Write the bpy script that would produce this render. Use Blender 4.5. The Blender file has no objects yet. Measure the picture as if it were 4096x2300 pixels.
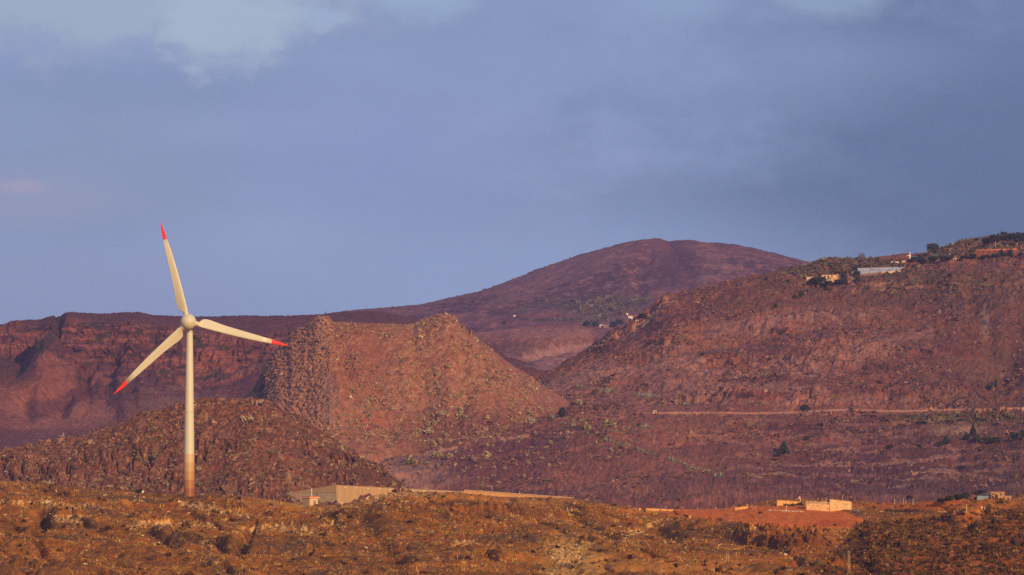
import bpy, math, random
import numpy as np
from mathutils import Vector, Matrix

R = math.radians
sc = bpy.context.scene
col = sc.collection

# ------------------------------------------------------------------ camera
F = 20480.0                     # focal length in photo pixels (photo 4096 wide)
PITCH = math.atan(1250 / F)
cam_d = bpy.data.cameras.new('camera')
cam_d.sensor_width = 36.0
cam_d.lens = F / 4096 * 36.0
cam_d.clip_start = 1.0
cam_d.clip_end = 40000.0
cam = bpy.data.objects.new('camera', cam_d)
col.objects.link(cam)
cam.rotation_euler = (math.pi / 2 + PITCH, 0, 0)
sc.camera = cam
CP, SP = math.cos(PITCH), math.sin(PITCH)

# ------------------------------------------------------------------ light
SUN_AZ, SUN_EL = R(27), R(17)          # azimuth to the right of straight behind the camera
to_sun = Vector((math.sin(SUN_AZ) * math.cos(SUN_EL), -math.cos(SUN_AZ) * math.cos(SUN_EL), math.sin(SUN_EL)))
sd = bpy.data.lights.new('sun', 'SUN')
sd.energy = 4.1
sd.angle = R(0.5)
sd.color = (1.0, 0.70, 0.36)
sun = bpy.data.objects.new('sun', sd)
sun.rotation_euler = to_sun.to_track_quat('Z', 'Y').to_euler()
col.objects.link(sun)
sc.view_settings.view_transform = 'Standard'
sc.view_settings.look = 'None'
sc.view_settings.gamma = 1.0
sc.view_settings.exposure = 0.0
sc.cycles.volume_bounces = 1
sc.cycles.max_bounces = 5
sc.cycles.use_denoising = False

def lin(r, g, b):
    def f(c):
        c /= 255.0
        return c / 12.92 if c <= 0.04045 else ((c + 0.055) / 1.055) ** 2.4
    return (f(r), f(g), f(b))

# ------------------------------------------------------------------ world
world = bpy.data.worlds.new('World')
sc.world = world
world.use_nodes = True
nt = world.node_tree
nt.nodes.clear()
def N(t, **kw):
    n = nt.nodes.new(t)
    for k, v in kw.items():
        setattr(n, k, v)
    return n
out = N('ShaderNodeOutputWorld')
bg = N('ShaderNodeBackground'); bg.inputs['Strength'].default_value = 0.1
nt.links.new(bg.outputs[0], out.inputs['Surface'])
sky = N('ShaderNodeTexSky', sky_type='NISHITA')
sky.sun_disc = False
sky.sun_elevation = SUN_EL
sky.sun_rotation = math.pi - SUN_AZ
tc = N('ShaderNodeTexCoord')
def noise_w(scale, detail, rough, stretch=(1, 1, 1), off=(0, 0, 0)):
    m = N('ShaderNodeMapping'); m.inputs['Scale'].default_value = stretch; m.inputs['Location'].default_value = off
    nt.links.new(tc.outputs['Generated'], m.inputs['Vector'])
    n = N('ShaderNodeTexNoise'); n.inputs['Scale'].default_value = scale
    n.inputs['Detail'].default_value = detail; n.inputs['Roughness'].default_value = rough
    nt.links.new(m.outputs[0], n.inputs['Vector'])
    return n.outputs['Fac']
nz_big = noise_w(22, 5, 0.55, (1, 1, 2.2))
nz_mid = noise_w(60, 6, 0.6, (1, 1, 1.8), (3, 1, 2))
nz_fine = noise_w(150, 5, 0.6, (1, 1, 1.6), (7, 1, 2))
def math_n(op, a, b):
    m = N('ShaderNodeMath', operation=op)
    for i, v in enumerate((a, b)):
        if isinstance(v, (int, float)): m.inputs[i].default_value = v
        else: nt.links.new(v, m.inputs[i])
    return m.outputs[0]
warp = math_n('ADD', math_n('MULTIPLY', math_n('SUBTRACT', nz_mid, 0.5), 1.5),
              math_n('ADD', math_n('MULTIPLY', math_n('SUBTRACT', nz_fine, 0.5), 0.55),
                     math_n('MULTIPLY', math_n('SUBTRACT', nz_big, 0.5), 1.2)))
GRADE = (0.97, 1.03, 1.02)
def dirpt(px, py):
    v = Vector(((px - 2048) / F, 1.0, 0)).normalized()
    up = (1150 - py) / F
    d = Vector(((px - 2048) / F, CP - up * SP, SP + up * CP)).normalized()
    return d
def cloud(prev, px, py, rx, ry, rgb, soft=0.5, amt=1.0, w=1.0):
    """a soft patch of cloud in a direction of the sky"""
    d = dirpt(px, py)
    sub = N('ShaderNodeVectorMath', operation='SUBTRACT')
    nt.links.new(tc.outputs['Generated'], sub.inputs[0]); sub.inputs[1].default_value = d
    mul = N('ShaderNodeVectorMath', operation='MULTIPLY')
    nt.links.new(sub.outputs[0], mul.inputs[0]); mul.inputs[1].default_value = (F / rx, 0.0, F / ry)
    ln = N('ShaderNodeVectorMath', operation='LENGTH'); nt.links.new(mul.outputs[0], ln.inputs[0])
    s = math_n('ADD', ln.outputs['Value'], math_n('MULTIPLY', warp, w))
    mr = N('ShaderNodeMapRange', interpolation_type='SMOOTHSTEP')
    nt.links.new(s, mr.inputs['Value'])
    mr.inputs['From Min'].default_value = 1 + soft; mr.inputs['From Max'].default_value = 1 - soft
    mr.inputs['To Min'].default_value = 0; mr.inputs['To Max'].default_value = amt
    front = N('ShaderNodeSeparateXYZ'); nt.links.new(tc.outputs['Generated'], front.inputs[0])
    fr = math_n('GREATER_THAN', front.outputs['Y'], 0.0)
    mx = N('ShaderNodeMix', data_type='RGBA')
    nt.links.new(math_n('MULTIPLY', mr.outputs[0], fr), mx.inputs['Factor'])
    nt.links.new(prev, mx.inputs[6]); mx.inputs[7].default_value = (*[c * 10 * k for c, k in zip(lin(*rgb), GRADE)], 1)
    return mx.outputs[2]
base = N('ShaderNodeMix', data_type='RGBA')
nt.links.new(math_n('MULTIPLY', math_n('SUBTRACT', math_n('ADD', math_n('MULTIPLY', nz_big, .65), math_n('MULTIPLY', nz_mid, .35)), .3), 2.4), base.inputs['Factor'])
base.inputs[6].default_value = (*[c * 10 * k for c, k in zip(lin(126, 141, 181), GRADE)], 1)
base.inputs[7].default_value = (*[c * 10 * k for c, k in zip(lin(144, 159, 203), GRADE)], 1)
c = base.outputs[2]
c = cloud(c, 250, 720, 700, 330, (133, 150, 184), 0.6, 0.7)
c = cloud(c, 2900, 700, 600, 400, (124, 142, 184), 0.7, 0.6)
c = cloud(c, 4300, 700, 1300, 950, (84, 108, 150), 0.75, 0.97, 0.7)
c = cloud(c, 4300, 950, 900, 350, (76, 100, 142), 0.7, 0.7, 0.7)
c = cloud(c, 500, 330, 500, 90, (128, 144, 186), 0.7, 0.5, 1.4)
c = cloud(c, 1050, 520, 420, 70, (150, 164, 204), 0.8, 0.4, 1.6)
c = cloud(c, 3000, 400, 420, 80, (118, 138, 180), 0.8, 0.5, 1.5)
c = cloud(c, 1100, 950, 380, 120, (154, 164, 202), 0.8, 0.5, 1.2)
c = cloud(c, 2000, 1150, 1300, 230, (146, 166, 208), 0.7, 0.6)
c = cloud(c, 1500, 620, 500, 260, (136, 150, 200), 0.7, 0.6)
c = cloud(c, 2750, 250, 900, 110, (140, 160, 202), 0.7, 0.4)
c = cloud(c, 200, 1150, 700, 160, (146, 154, 192), 0.7, 0.5)
c = cloud(c, 430, -40, 900, 240, (164, 176, 201), 0.5, 0.9, 1.2)
c = cloud(c, 940, 70, 280, 180, (172, 186, 208), 0.45, 0.85, 1.3)
c = cloud(c, 1290, 70, 90, 40, (158, 174, 210), 0.7, 0.6)
c = cloud(c, 1690, -30, 170, 90, (156, 178, 210), 0.7, 0.7, 1.6)
c = cloud(c, 2700, 20, 200, 70, (146, 168, 204), 0.7, 0.5)
c = cloud(c, 3290, -30, 200, 100, (144, 164, 194), 0.5, 0.8, 1.7)
c = cloud(c, 80, 745, 90, 22, (182, 160, 180), 0.9, 0.7, 1.5)
c = cloud(c, 150, 790, 330, 110, (158, 156, 188), 0.8, 0.45)
fin = N('ShaderNodeMix', data_type='RGBA'); fin.inputs['Factor'].default_value = 0.93
nt.links.new(sky.outputs[0], fin.inputs[6]); nt.links.new(c, fin.inputs[7])
nt.links.new(fin.outputs[2], bg.inputs['Color'])

# ------------------------------------------------------------------ numeric helpers
rs = np.random.RandomState(7)
PERM = rs.permutation(1024).astype(np.int32)
PERM = np.concatenate([PERM, PERM])
ANG = rs.rand(1024) * 2 * np.pi
GX, GY = np.cos(ANG).astype(np.float32), np.sin(ANG).astype(np.float32)
RND = rs.rand(1024).astype(np.float32)
def _h(xi, yi):
    return PERM[PERM[xi & 1023] + (yi & 1023)]
def pn(x, y):
    x = np.asarray(x, dtype=np.float64); y = np.asarray(y, dtype=np.float64)
    xf, yf = np.floor(x), np.floor(y)
    xi, yi = xf.astype(np.int32), yf.astype(np.int32)
    dx, dy = (x - xf).astype(np.float32), (y - yf).astype(np.float32)
    u = dx * dx * dx * (dx * (dx * 6 - 15) + 10); v = dy * dy * dy * (dy * (dy * 6 - 15) + 10)
    h00, h10, h01, h11 = _h(xi, yi), _h(xi + 1, yi), _h(xi, yi + 1), _h(xi + 1, yi + 1)
    n00 = GX[h00] * dx + GY[h00] * dy
    n10 = GX[h10] * (dx - 1) + GY[h10] * dy
    n01 = GX[h01] * dx + GY[h01] * (dy - 1)
    n11 = GX[h11] * (dx - 1) + GY[h11] * (dy - 1)
    a = n00 + u * (n10 - n00); b = n01 + u * (n11 - n01)
    return (a + v * (b - a)) * 1.5
def fbm(x, y, s, octv=5, gain=0.5, sx=1.0, sy=1.0, seed=0):
    r = 0; a = 1.0; f = 1.0 / s; t = 0
    for i in range(octv):
        r = r + a * pn(x * f * sx + 37.3 * i + seed * 11.7, y * f * sy + 17.1 * i + seed * 5.3)
        t += a; a *= gain; f *= 2.03
    return r / t * 1.6
def ridged(x, y, s, octv=4, gain=0.5, seed=0, sx=1, sy=1):
    r = 0; a = 1.0; f = 1.0 / s; t = 0
    for i in range(octv):
        r = r + a * (1 - 2 * np.abs(pn(x * f * sx + 31.7 * i + seed * 9.1, y * f * sy + 71.3 * i + seed * 3.7)))
        t += a; a *= gain; f *= 2.1
    return r / t
def worley(x, y):
    xf, yf = np.floor(x), np.floor(y)
    xi, yi = xf.astype(np.int32), yf.astype(np.int32)
    f1 = np.full(x.shape, 9.0, np.float32); f2 = f1.copy(); idr = np.zeros(x.shape, np.float32)
    for i in (-1, 0, 1):
        for j in (-1, 0, 1):
            h = _h(xi + i, yi + j)
            px = xf + i + RND[h]; py = yf + j + RND[(h * 7 + 3) & 1023]
            d = np.hypot(x - px, y - py).astype(np.float32)
            closer = d < f1
            f2 = np.where(closer, f1, np.minimum(f2, d))
            idr = np.where(closer, RND[(h * 13 + 5) & 1023], idr)
            f1 = np.where(closer, d, f1)
    return f1, f2, idr
def sst(a, b, x):
    t = np.clip((x - a) / (b - a), 0, 1)
    return t * t * (3 - 2 * t)
def mixc(c, rgb, m):
    m = np.clip(m, 0, 1)[..., None]
    return c * (1 - m) + np.array(rgb, np.float32) * m
def C(pts):
    xs = [p[0] for p in pts]; ys = [p[1] for p in pts]
    def f(px):
        return np.interp(px, xs, ys)
    return f
def unproj(px, py, Y):
    a = (px - 2048) / F; up = (1150 - py) / F
    k = Y / (CP - up * SP)
    return a * k, Y, (SP + up * CP) * k
def proj(X, Y, Z):
    fwd = Y * CP + Z * SP; up = -Y * SP + Z * CP
    return 2048 + F * X / fwd, 1150 - F * up / fwd
def seg_dist(U, V, pts, asp=1.0):
    """distance in photo pixels to a polyline (asp > 1 makes it thinner vertically)"""
    best = np.full(U.shape, 1e9)
    for (x0, y0), (x1, y1) in zip(pts[:-1], pts[1:]):
        dx, dy = x1 - x0, (y1 - y0) * asp
        t = np.clip(((U - x0) * dx + (V - y0) * asp * dy) / (dx * dx + dy * dy + 1e-9), 0, 1)
        best = np.minimum(best, np.hypot(U - x0 - t * dx, (V - y0) * asp - t * dy))
    return best
def ell(U, V, cx, cy, rx, ry, soft=0.4, n=None):
    d = np.hypot((U - cx) / rx, (V - cy) / ry)
    if n is not None: d = d + n
    return 1 - sst(1 - soft, 1 + soft, d)

# ------------------------------------------------------------------ materials
def principled(name, rgb, rough=0.8, var=0.12, scale=0.6, spec=0.25, bump=0.0, streak=False):
    m = bpy.data.materials.new(name); m.use_nodes = True
    t = m.node_tree; b = t.nodes['Principled BSDF']
    b.inputs['Roughness'].default_value = rough
    b.inputs['Specular IOR Level'].default_value = spec
    g = t.nodes.new('ShaderNodeNewGeometry')
    mp = t.nodes.new('ShaderNodeMapping')
    mp.inputs['Scale'].default_value = (1, 1, 0.12) if streak else (1, 1, 1)
    t.links.new(g.outputs['Position'], mp.inputs[0])
    n = t.nodes.new('ShaderNodeTexNoise'); n.inputs['Scale'].default_value = scale; n.inputs['Detail'].default_value = 6
    t.links.new(mp.outputs[0], n.inputs['Vector'])
    r = t.nodes.new('ShaderNodeValToRGB')
    lo = tuple(max(0, c * (1 - 2.2 * var)) for c in rgb); hi = tuple(min(1, c * (1 + 2.2 * var)) for c in rgb)
    r.color_ramp.elements[0].position = 0.3; r.color_ramp.elements[1].position = 0.7
    r.color_ramp.elements[0].color = (*lo, 1); r.color_ramp.elements[1].color = (*hi, 1)
    t.links.new(n.outputs['Fac'], r.inputs[0]); t.links.new(r.outputs[0], b.inputs['Base Color'])
    if bump:
        bp = t.nodes.new('ShaderNodeBump'); bp.inputs['Distance'].default_value = bump
        t.links.new(n.outputs['Fac'], bp.inputs['Height']); t.links.new(bp.outputs[0], b.inputs['Normal'])
    return m
def attr_mat(name, scale, var=0.35, bump=0.4, rough=0.95):
    m = bpy.data.materials.new(name); m.use_nodes = True
    t = m.node_tree; b = t.nodes['Principled BSDF']
    b.inputs['Roughness'].default_value = rough; b.inputs['Specular IOR Level'].default_value = 0.1
    at = t.nodes.new('ShaderNodeAttribute'); at.attribute_name = 'Col'
    g = t.nodes.new('ShaderNodeNewGeometry')
    n = t.nodes.new('ShaderNodeTexNoise'); n.inputs['Scale'].default_value = scale; n.inputs['Detail'].default_value = 5
    n.inputs['Roughness'].default_value = 0.65
    t.links.new(g.outputs['Position'], n.inputs['Vector'])
    mr = t.nodes.new('ShaderNodeMapRange'); mr.inputs['From Min'].default_value = 0.3; mr.inputs['From Max'].default_value = 0.7
    mr.inputs['To Min'].default_value = 1 - var; mr.inputs['To Max'].default_value = 1 + var
    t.links.new(n.outputs['Fac'], mr.inputs['Value'])
    mx = t.nodes.new('ShaderNodeVectorMath'); mx.operation = 'SCALE'
    t.links.new(at.outputs['Color'], mx.inputs[0]); t.links.new(mr.outputs[0], mx.inputs['Scale'])
    t.links.new(mx.outputs[0], b.inputs['Base Color'])
    if bump:
        bp = t.nodes.new('ShaderNodeBump'); bp.inputs['Distance'].default_value = bump; bp.inputs['Strength'].default_value = 0.8
        t.links.new(n.outputs['Fac'], bp.inputs['Height']); t.links.new(bp.outputs[0], b.inputs['Normal'])
    return m
M_FORE = attr_mat('foreground_earth', 1.6, 0.35, 0.25)
M_HILL = attr_mat('hillside_earth', 0.9, 0.3, 0.5)
M_FAR = attr_mat('far_hill_earth', 0.35, 0.3, 1.0)
M_SCRUB = attr_mat('scrub_leaves', 3.0, 0.2, 0)

# ------------------------------------------------------------------ terrain
LAYERS = {}
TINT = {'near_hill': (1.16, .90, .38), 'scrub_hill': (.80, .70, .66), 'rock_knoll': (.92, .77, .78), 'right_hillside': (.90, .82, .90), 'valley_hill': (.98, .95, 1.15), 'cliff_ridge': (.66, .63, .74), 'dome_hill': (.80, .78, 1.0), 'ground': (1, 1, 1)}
def put_mesh(name, V, faces, mat, colr=None, smooth=True):
    me = bpy.data.meshes.new(name)
    nv, (nf, k) = len(V), faces.shape
    me.vertices.add(nv); me.vertices.foreach_set('co', np.ascontiguousarray(V, np.float32).ravel())
    me.loops.add(nf * k); me.loops.foreach_set('vertex_index', np.ascontiguousarray(faces, np.int32).ravel())
    me.polygons.add(nf); me.polygons.foreach_set('loop_start', (np.arange(nf) * k).astype(np.int32))
    me.update(calc_edges=True)
    me.polygons.foreach_set('use_smooth', np.full(nf, smooth, dtype=bool))
    if colr is not None:
        a = me.color_attributes.new('Col', 'FLOAT_COLOR', 'POINT')
        c4 = np.ones((nv, 4), np.float32); c4[:, :3] = np.clip(colr, 0.004, 0.85)
        a.data.foreach_set('color', c4.ravel())
    me.materials.append(mat)
    me.validate()
    o = bpy.data.objects.new(name, me); col.objects.link(o)
    return o
def loft(name, px0, px1, step, curves, rows, disp, paint, mat):
    """a hill as a real height surface: curves run from its foot to its crest and down the far side"""
    U = np.arange(px0, px1 + step, step, dtype=np.float64)
    Ys, Zs = [], []
    for yc, pc in curves:
        Y = yc(U) if callable(yc) else np.full(U.shape, float(yc))
        P = pc(U)
        _, _, Z = unproj(U, P, Y)
        Ys.append(Y); Zs.append(Z)
    Ys, Zs = np.array(Ys), np.array(Zs)
    GYs, GZs = [], []
    n = len(curves)
    for i in range(n - 1):
        a, b, c_, d = max(i - 1, 0), i, i + 1, min(i + 2, n - 1)
        for t in np.linspace(0, 1, rows[i], endpoint=(i == n - 2)):
            GYs.append(Ys[b] + (Ys[c_] - Ys[b]) * t)
            m0 = (Zs[c_] - Zs[a]) * 0.5 if a != b else (Zs[c_] - Zs[b])
            m1 = (Zs[d] - Zs[b]) * 0.5 if d != c_ else (Zs[c_] - Zs[b])
            if c_ == n - 2 or i == n - 2: m1 = m1 * 0.6
            t2, t3 = t * t, t * t * t
            GZs.append((2 * t3 - 3 * t2 + 1) * Zs[b] + (t3 - 2 * t2 + t) * m0 * 0.5 + (-2 * t3 + 3 * t2) * Zs[c_] + (t3 - t2) * m1 * 0.5)
    Y = np.array(GYs); Z = np.array(GZs)
    a = (U - 2048) / F
    up = (Z / Y * CP - SP) / (CP + Z / Y * SP)
    X = a[None, :] * Y / (CP - up * SP)
    PU, PV = proj(X, Y, Z)
    dd = disp(X, Y, PU, PV, Z)
    if isinstance(dd, tuple):
        Z = Z + dd[0]; Y = Y + dd[1]
    else: Z = Z + dd
    PU, PV = proj(X, Y, Z)
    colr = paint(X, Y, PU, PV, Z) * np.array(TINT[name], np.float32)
    nr, nc = Z.shape
    V = np.stack([X, Y, Z], -1).reshape(-1, 3)
    ii = np.arange((nr - 1) * nc).reshape(nr - 1, nc)[:, :-1].ravel()
    faces = np.stack([ii, ii + 1, ii + 1 + nc, ii + nc], -1)
    o = put_mesh(name, V, faces, mat, colr.reshape(-1, 3))
    o['kind'] = 'structure'
    LAYERS[name] = (X, Y, Z, PU, PV)
    return o
def hit(px, py, only=None):
    best = None
    for nm, (X, Y, Z, PU, PV) in LAYERS.items():
        if only and nm not in only: continue
        i = PU.shape[0] // 2
        for _ in range(3):
            j = int(np.searchsorted(PU[i], px))
            if j <= 0 or j >= PU.shape[1]: break
            w = np.nonzero(PV[:, j] <= py)[0]
            if len(w) == 0: break
            i = int(w[0])
        else:
            if best is None or Y[i, j] < best[1]:
                best = (float(X[i, j]), float(Y[i, j]), float(Z[i, j]))
    return Vector(best) if best else None
def seat(px, py, only=None):
    """the spot of ground nearest below a point of the photograph"""
    for k in range(80):
        p = hit(px, py + 2 * k, only)
        if p: return p
    raise ValueError((px, py))

def scarp(U, V, pts, h, fade=40.0, edge=3.0, noise=0, rise=12.0):
    xs = [p[0] for p in pts]; ys = [p[1] for p in pts]
    line = np.interp(U, xs, ys)
    d = line + noise - V                    # >0 above the line
    ends = sst(xs[0] - 5, xs[0] + 0.2 * (xs[-1] - xs[0]), U) * (1 - sst(xs[-1] - 0.2 * (xs[-1] - xs[0]), xs[-1] + 5, U))
    up = sst(-edge, edge, d) * (1 - sst(fade * 0.3, fade, d))
    return h * up * ends, ends * sst(-5, 1, d) * (1 - sst(rise, rise + 7, d))

# palette (real surface colours)
RED = (0.36, 0.105, 0.028); TAN = (0.46, 0.215, 0.07); DARK = (0.085, 0.038, 0.018)
BROWN = (0.24, 0.095, 0.034); OLIVE = (0.17, 0.115, 0.022); PALE = (0.70, 0.50, 0.38)
GREEN = (0.055, 0.06, 0.02); GREY = (0.33, 0.25, 0.16)

# --- the near hill the turbine stands on
crest_f = C([(-900, 1900), (0, 1924), (100, 1930), (200, 1942), (350, 1957), (500, 1968), (600, 1974), (730, 1984), (900, 1982), (1000, 1990), (1100, 2002),
             (1200, 2020), (1390, 2020), (1440, 2002), (1520, 1977), (1600, 1971), (1850, 1976), (2000, 1989), (2290, 1997), (2400, 2012), (2560, 2033),
             (2700, 2036), (2880, 2036), (3000, 2016), (3110, 1998), (3400, 2002), (3520, 2012), (3640, 2014), (3740, 2004), (3850, 1994), (3960, 1992), (4096, 1988), (5000, 1950)])
SCARPS_F = [([(700, 2022), (780, 2024), (870, 2030)], 1.0, 24, 'p'), ([(780, 2040), (880, 2048), (1010, 2062)], 1.3, 30, 'p'),
            ([(190, 2082), (260, 2090), (350, 2086)], 1.6, 40, 'p'), ([(500, 2112), (600, 2104), (760, 2100), (900, 2118)], 1.2, 40, 'p'),
            ([(930, 2128), (1080, 2118), (1130, 2124), (1280, 2146)], 1.6, 40, 'p'), ([(1280, 2104), (1380, 2108)], 1.4, 30, 'p'),
            ([(1440, 2036), (1560, 2036), (1700, 2038), (1830, 2028), (2080, 2028)], 1.5, 22, 'd'),
            ([(1740, 2078), (1880, 2074), (2000, 2072), (2140, 2058)], 2.0, 26, 'd'),
            ([(0, 2010), (120, 2014), (300, 2030), (420, 2028)], 0.8, 26, 'p'),
            ([(2900, 2160), (2980, 2178), (3080, 2192), (3200, 2200), (3350, 2186)], 3.6, 80, 'd'),
            ([(3080, 2226), (3200, 2232), (3320, 2226), (3440, 2232)], 1.8, 30, 'd'),
            ([(3430, 2168), (3540, 2190), (3640, 2210)], 2.4, 40, 'd'),
            ([(3260, 2262), (3380, 2268), (3540, 2270)], 1.6, 30, 'o'),
            ([(2500, 2148), (2560, 2130), (2640, 2090)], 1.2, 30, 'p'),
            ([(2260, 2180), (2330, 2192), (2420, 2200)], 1.4, 30, 'd'),
            ([(40, 2290), (110, 2262), (180, 2290)], 1.4, 26, 'd'), ([(260, 2262), (310, 2250), (360, 2270)], 1.4, 26, 'd'),
            ([(2690, 2118), (2790, 2120), (2890, 2112)], 1.6, 30, 'd'), ([(1800, 2180), (1900, 2172)], 0.8, 20, 'p')]
GULLIES = [([(180, 2050), (175, 2095), (130, 2150)], 26, 3.5), ([(590, 2130), (640, 2160), (700, 2190)], 20, 2.4), ([(1010, 2130), (985, 2160), (950, 2210)], 22, 3.0),
           ([(1450, 2060), (1490, 2120), (1570, 2200), (1590, 2260)], 30, 1.3), ([(860, 2160), (900, 2210)], 16, 2.0), ([(1300, 2050), (1340, 2110)], 20, 1.6),
           ([(2300, 2060), (2380, 2110), (2450, 2160)], 22, 1.6), ([(540, 2030), (620, 2042)], 22, 1.4), ([(60, 2120), (0, 2180)], 30, 2.0), ([(3350, 2210), (3500, 2300)], 40, 2.0),
           ([(2620, 2110), (2700, 2150), (2740, 2200)], 30, 1.6)]
RED_BANK = [(2560, 2050), (2700, 2048), (2900, 2050), (3150, 2052), (3400, 2062)]
def bank_mask(U, V, n):
    top = np.interp(U, [2560, 3300, 3400, 3480], [2028, 2030, 2060, 2090])
    bot = np.interp(U, [2560, 2680, 2900, 3100, 3300, 3480], [2036, 2060, 2084, 2104, 2110, 2102])
    return sst(-6, 6, V - top + 6) * sst(-9, 9, bot - V + n * 10) * sst(2600, 2700, U) * (1 - sst(3440, 3480, U))
def disp_f(X, Y, U, V, Z):
    d = fbm(X + .5 * Y, Y, 60, 3) * 2.6 + ridged(X + .8 * Y, Y, 30, 3, seed=3) * 1.6 + fbm(X, Y, 9, 4, seed=4) * 0.9 + fbm(X, Y, 2.2, 3, 0.6, seed=5) * 0.3
    r = (1 - np.abs(fbm(X + 0.4 * Y, Y * 0.5, 38, 3, seed=8)))
    d -= 3.0 * sst(0.88, 1.0, r)
    n = fbm(X, Y, 14, 4, seed=11)
    near = sst(1500, 1990, V)
    # quiet the ground at the crest, where the buildings stand, and on the graded red bank
    lvl = sst(0, 34, V - crest_f(U))
    d = d * (0.16 + 0.84 * lvl) * (1 - 0.75 * ell(U, V, 3060, 2120, 620, 110, 0.5))
    bm = bank_mask(U, V, n)
    d = d * (1 - 0.88 * bm) - 0.25 * bm * sst(0.2, 0.6, np.abs(fbm(X, Y, 8, 2, sx=1, sy=0.25, seed=41)))
    for pts, h, fade, k in SCARPS_F:
        s, _ = scarp(U, V, pts, h * (1.5 if k == 'p' else 1.2), fade, 2.0, n * 7)
        d = d + s * (0.8 + 0.5 * fbm(X, Y, 3.0, 3, sx=1.6, sy=0.5, seed=12))
    for pts, w, dep in GULLIES:
        d = d - 1.6 * dep * np.exp(-(seg_dist(U, V, pts, 1.6) / (w * 1.15)) ** 2 + n * 0.4)
    d += ell(U, V, 3600, 2120, 700, 60) * 1.0
    return d
def paint_f(X, Y, U, V, Z):
    n1, n2 = fbm(X, Y, 34, 5, 0.55, seed=21), fbm(X, Y, 9, 5, 0.6, seed=22)
    n3, n4 = fbm(X, Y, 2.4, 4, 0.65, seed=23), fbm(X, Y, 1.1, 3, 0.7, seed=24)
    c = np.zeros(X.shape + (3,), np.float32) + np.array(BROWN, np.float32)
    c = mixc(c, RED, sst(-0.2, 0.5, n1 + 0.4 * n2) * (0.25 + 0.5 * sst(2400, 3000, U)))
    c = mixc(c, TAN, sst(-0.05, 0.5, n2 + 0.4 * n3) * 0.6)
    c = mixc(c, (0.15, 0.075, 0.04), sst(0.0, 0.25, -n1 + 0.6 * n2) * 0.8)
    c = mixc(c, (0.105, 0.07, 0.075), sst(0.2, 0.42, fbm(X + .4 * Y, Y * .7, 20, 3, seed=230)) * (1 - sst(2300, 2700, U)) * 0.75)
    for pts, w, dep in GULLIES: c = mixc(c, (0.07, 0.04, 0.03), np.exp(-(seg_dist(U, V, pts, 1.6) / w) ** 2 + n2 * .5) * .7)
    c = mixc(c, (0.36, 0.17, 0.035), sst(0.12, 0.35, n3 + 0.3 * n2) * 0.55)
    c = mixc(c, OLIVE, sst(0.25, 0.45, fbm(X, Y, 5, 4, seed=26) + 0.2 * n1) * 0.3)
    c = mixc(c, DARK, sst(0.26, 0.46, n4 - 0.25 * n2) * 0.6)
    c = mixc(c, PALE, sst(0.42, 0.62, fbm(X, Y, 4, 5, 0.7, seed=27)) * 0.6)
    n = fbm(X, Y, 14, 4, seed=11)
    for pts, h, fade, k in SCARPS_F:
        _, m = scarp(U, V, pts, h, fade, 2.5, n * 7, h * 15)
        cc = {'p': PALE, 'd': (0.10, 0.04, 0.02), 'o': (0.6, 0.25, 0.06)}[k]
        brk = sst(-0.12, 0.28, fbm(X, Y, 1.6, 3, 0.7, sx=1.5, sy=0.4, seed=29))
        c = mixc(c, cc, m * brk * (0.85 if k != 'd' else 0.7))
    # graded red earth bank, ochre cuts on the skyline, grey scree, grass-brown right slope
    bm = bank_mask(U, V, n2)
    c = mixc(c, np.array((0.60, 0.165, 0.05)), bm * 0.92)
    c = mixc(c, (0.42, 0.09, 0.03), bm * ell(U, V, 3330, 2095, 70, 20, 0.5, n2 * 0.5) * 0.8)
    c = c * (1 + 0.25 * (n3 * bm)[..., None])
    c = mixc(c, (0.62, 0.27, 0.08), ell(U, V, 2600, 2040, 90, 9, 0.4, n2 * 0.6))
    c = mixc(c, (0.42, 0.12, 0.03), ell(U, V, 3700, 2022, 260, 16, 0.5, n2 * 0.7) * 0.8)
    c = mixc(c, (0.52, 0.22, 0.09), ell(U, V, 3860, 2045, 60, 14, 0.5, n2 * 0.9) * 0.8)
    c = mixc(c, (0.46, 0.30, 0.17), ell(U, V, 2300, 2260, 110, 110, 0.5, n2 * 0.8 + n3 * 0.4) * 0.75)
    c = mixc(c, (0.85, 0.66, 0.42), ell(U, V, 2270, 2215, 60, 50, 0.5, n2 * 0.6) * sst(0.1, 0.35, n4) * 0.9)
    c = mixc(c, (0.5, 0.24, 0.09), ell(U, V, 2620, 2262, 330, 22, 0.5, n2 * 1.2) * 0.6)
    c = mixc(c, (0.42, 0.2, 0.09), sst(0, 16, crest_f(U) + 30 - V) * sst(800, 1000, U) * (1 - sst(2200, 2400, U)) * 0.55)
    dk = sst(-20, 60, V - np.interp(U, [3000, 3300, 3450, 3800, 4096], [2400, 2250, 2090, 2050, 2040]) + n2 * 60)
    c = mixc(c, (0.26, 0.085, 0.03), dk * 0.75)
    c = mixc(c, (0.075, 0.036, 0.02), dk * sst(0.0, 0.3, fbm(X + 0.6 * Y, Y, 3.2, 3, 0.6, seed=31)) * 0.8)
    c = mixc(c, (0.15, 0.05, 0.03), ell(U, V, 3120, 2165, 260, 45, 0.5, n2 * 0.6) * 0.5)
    return c
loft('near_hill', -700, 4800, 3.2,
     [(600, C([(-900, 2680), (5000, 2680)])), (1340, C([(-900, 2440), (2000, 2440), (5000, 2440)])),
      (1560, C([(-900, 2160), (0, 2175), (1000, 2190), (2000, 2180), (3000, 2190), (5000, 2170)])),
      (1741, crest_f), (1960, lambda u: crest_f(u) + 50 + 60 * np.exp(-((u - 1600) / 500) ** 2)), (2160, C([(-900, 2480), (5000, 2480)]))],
     [16, 260, 260, 40, 24], disp_f, paint_f, M_FORE)

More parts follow.
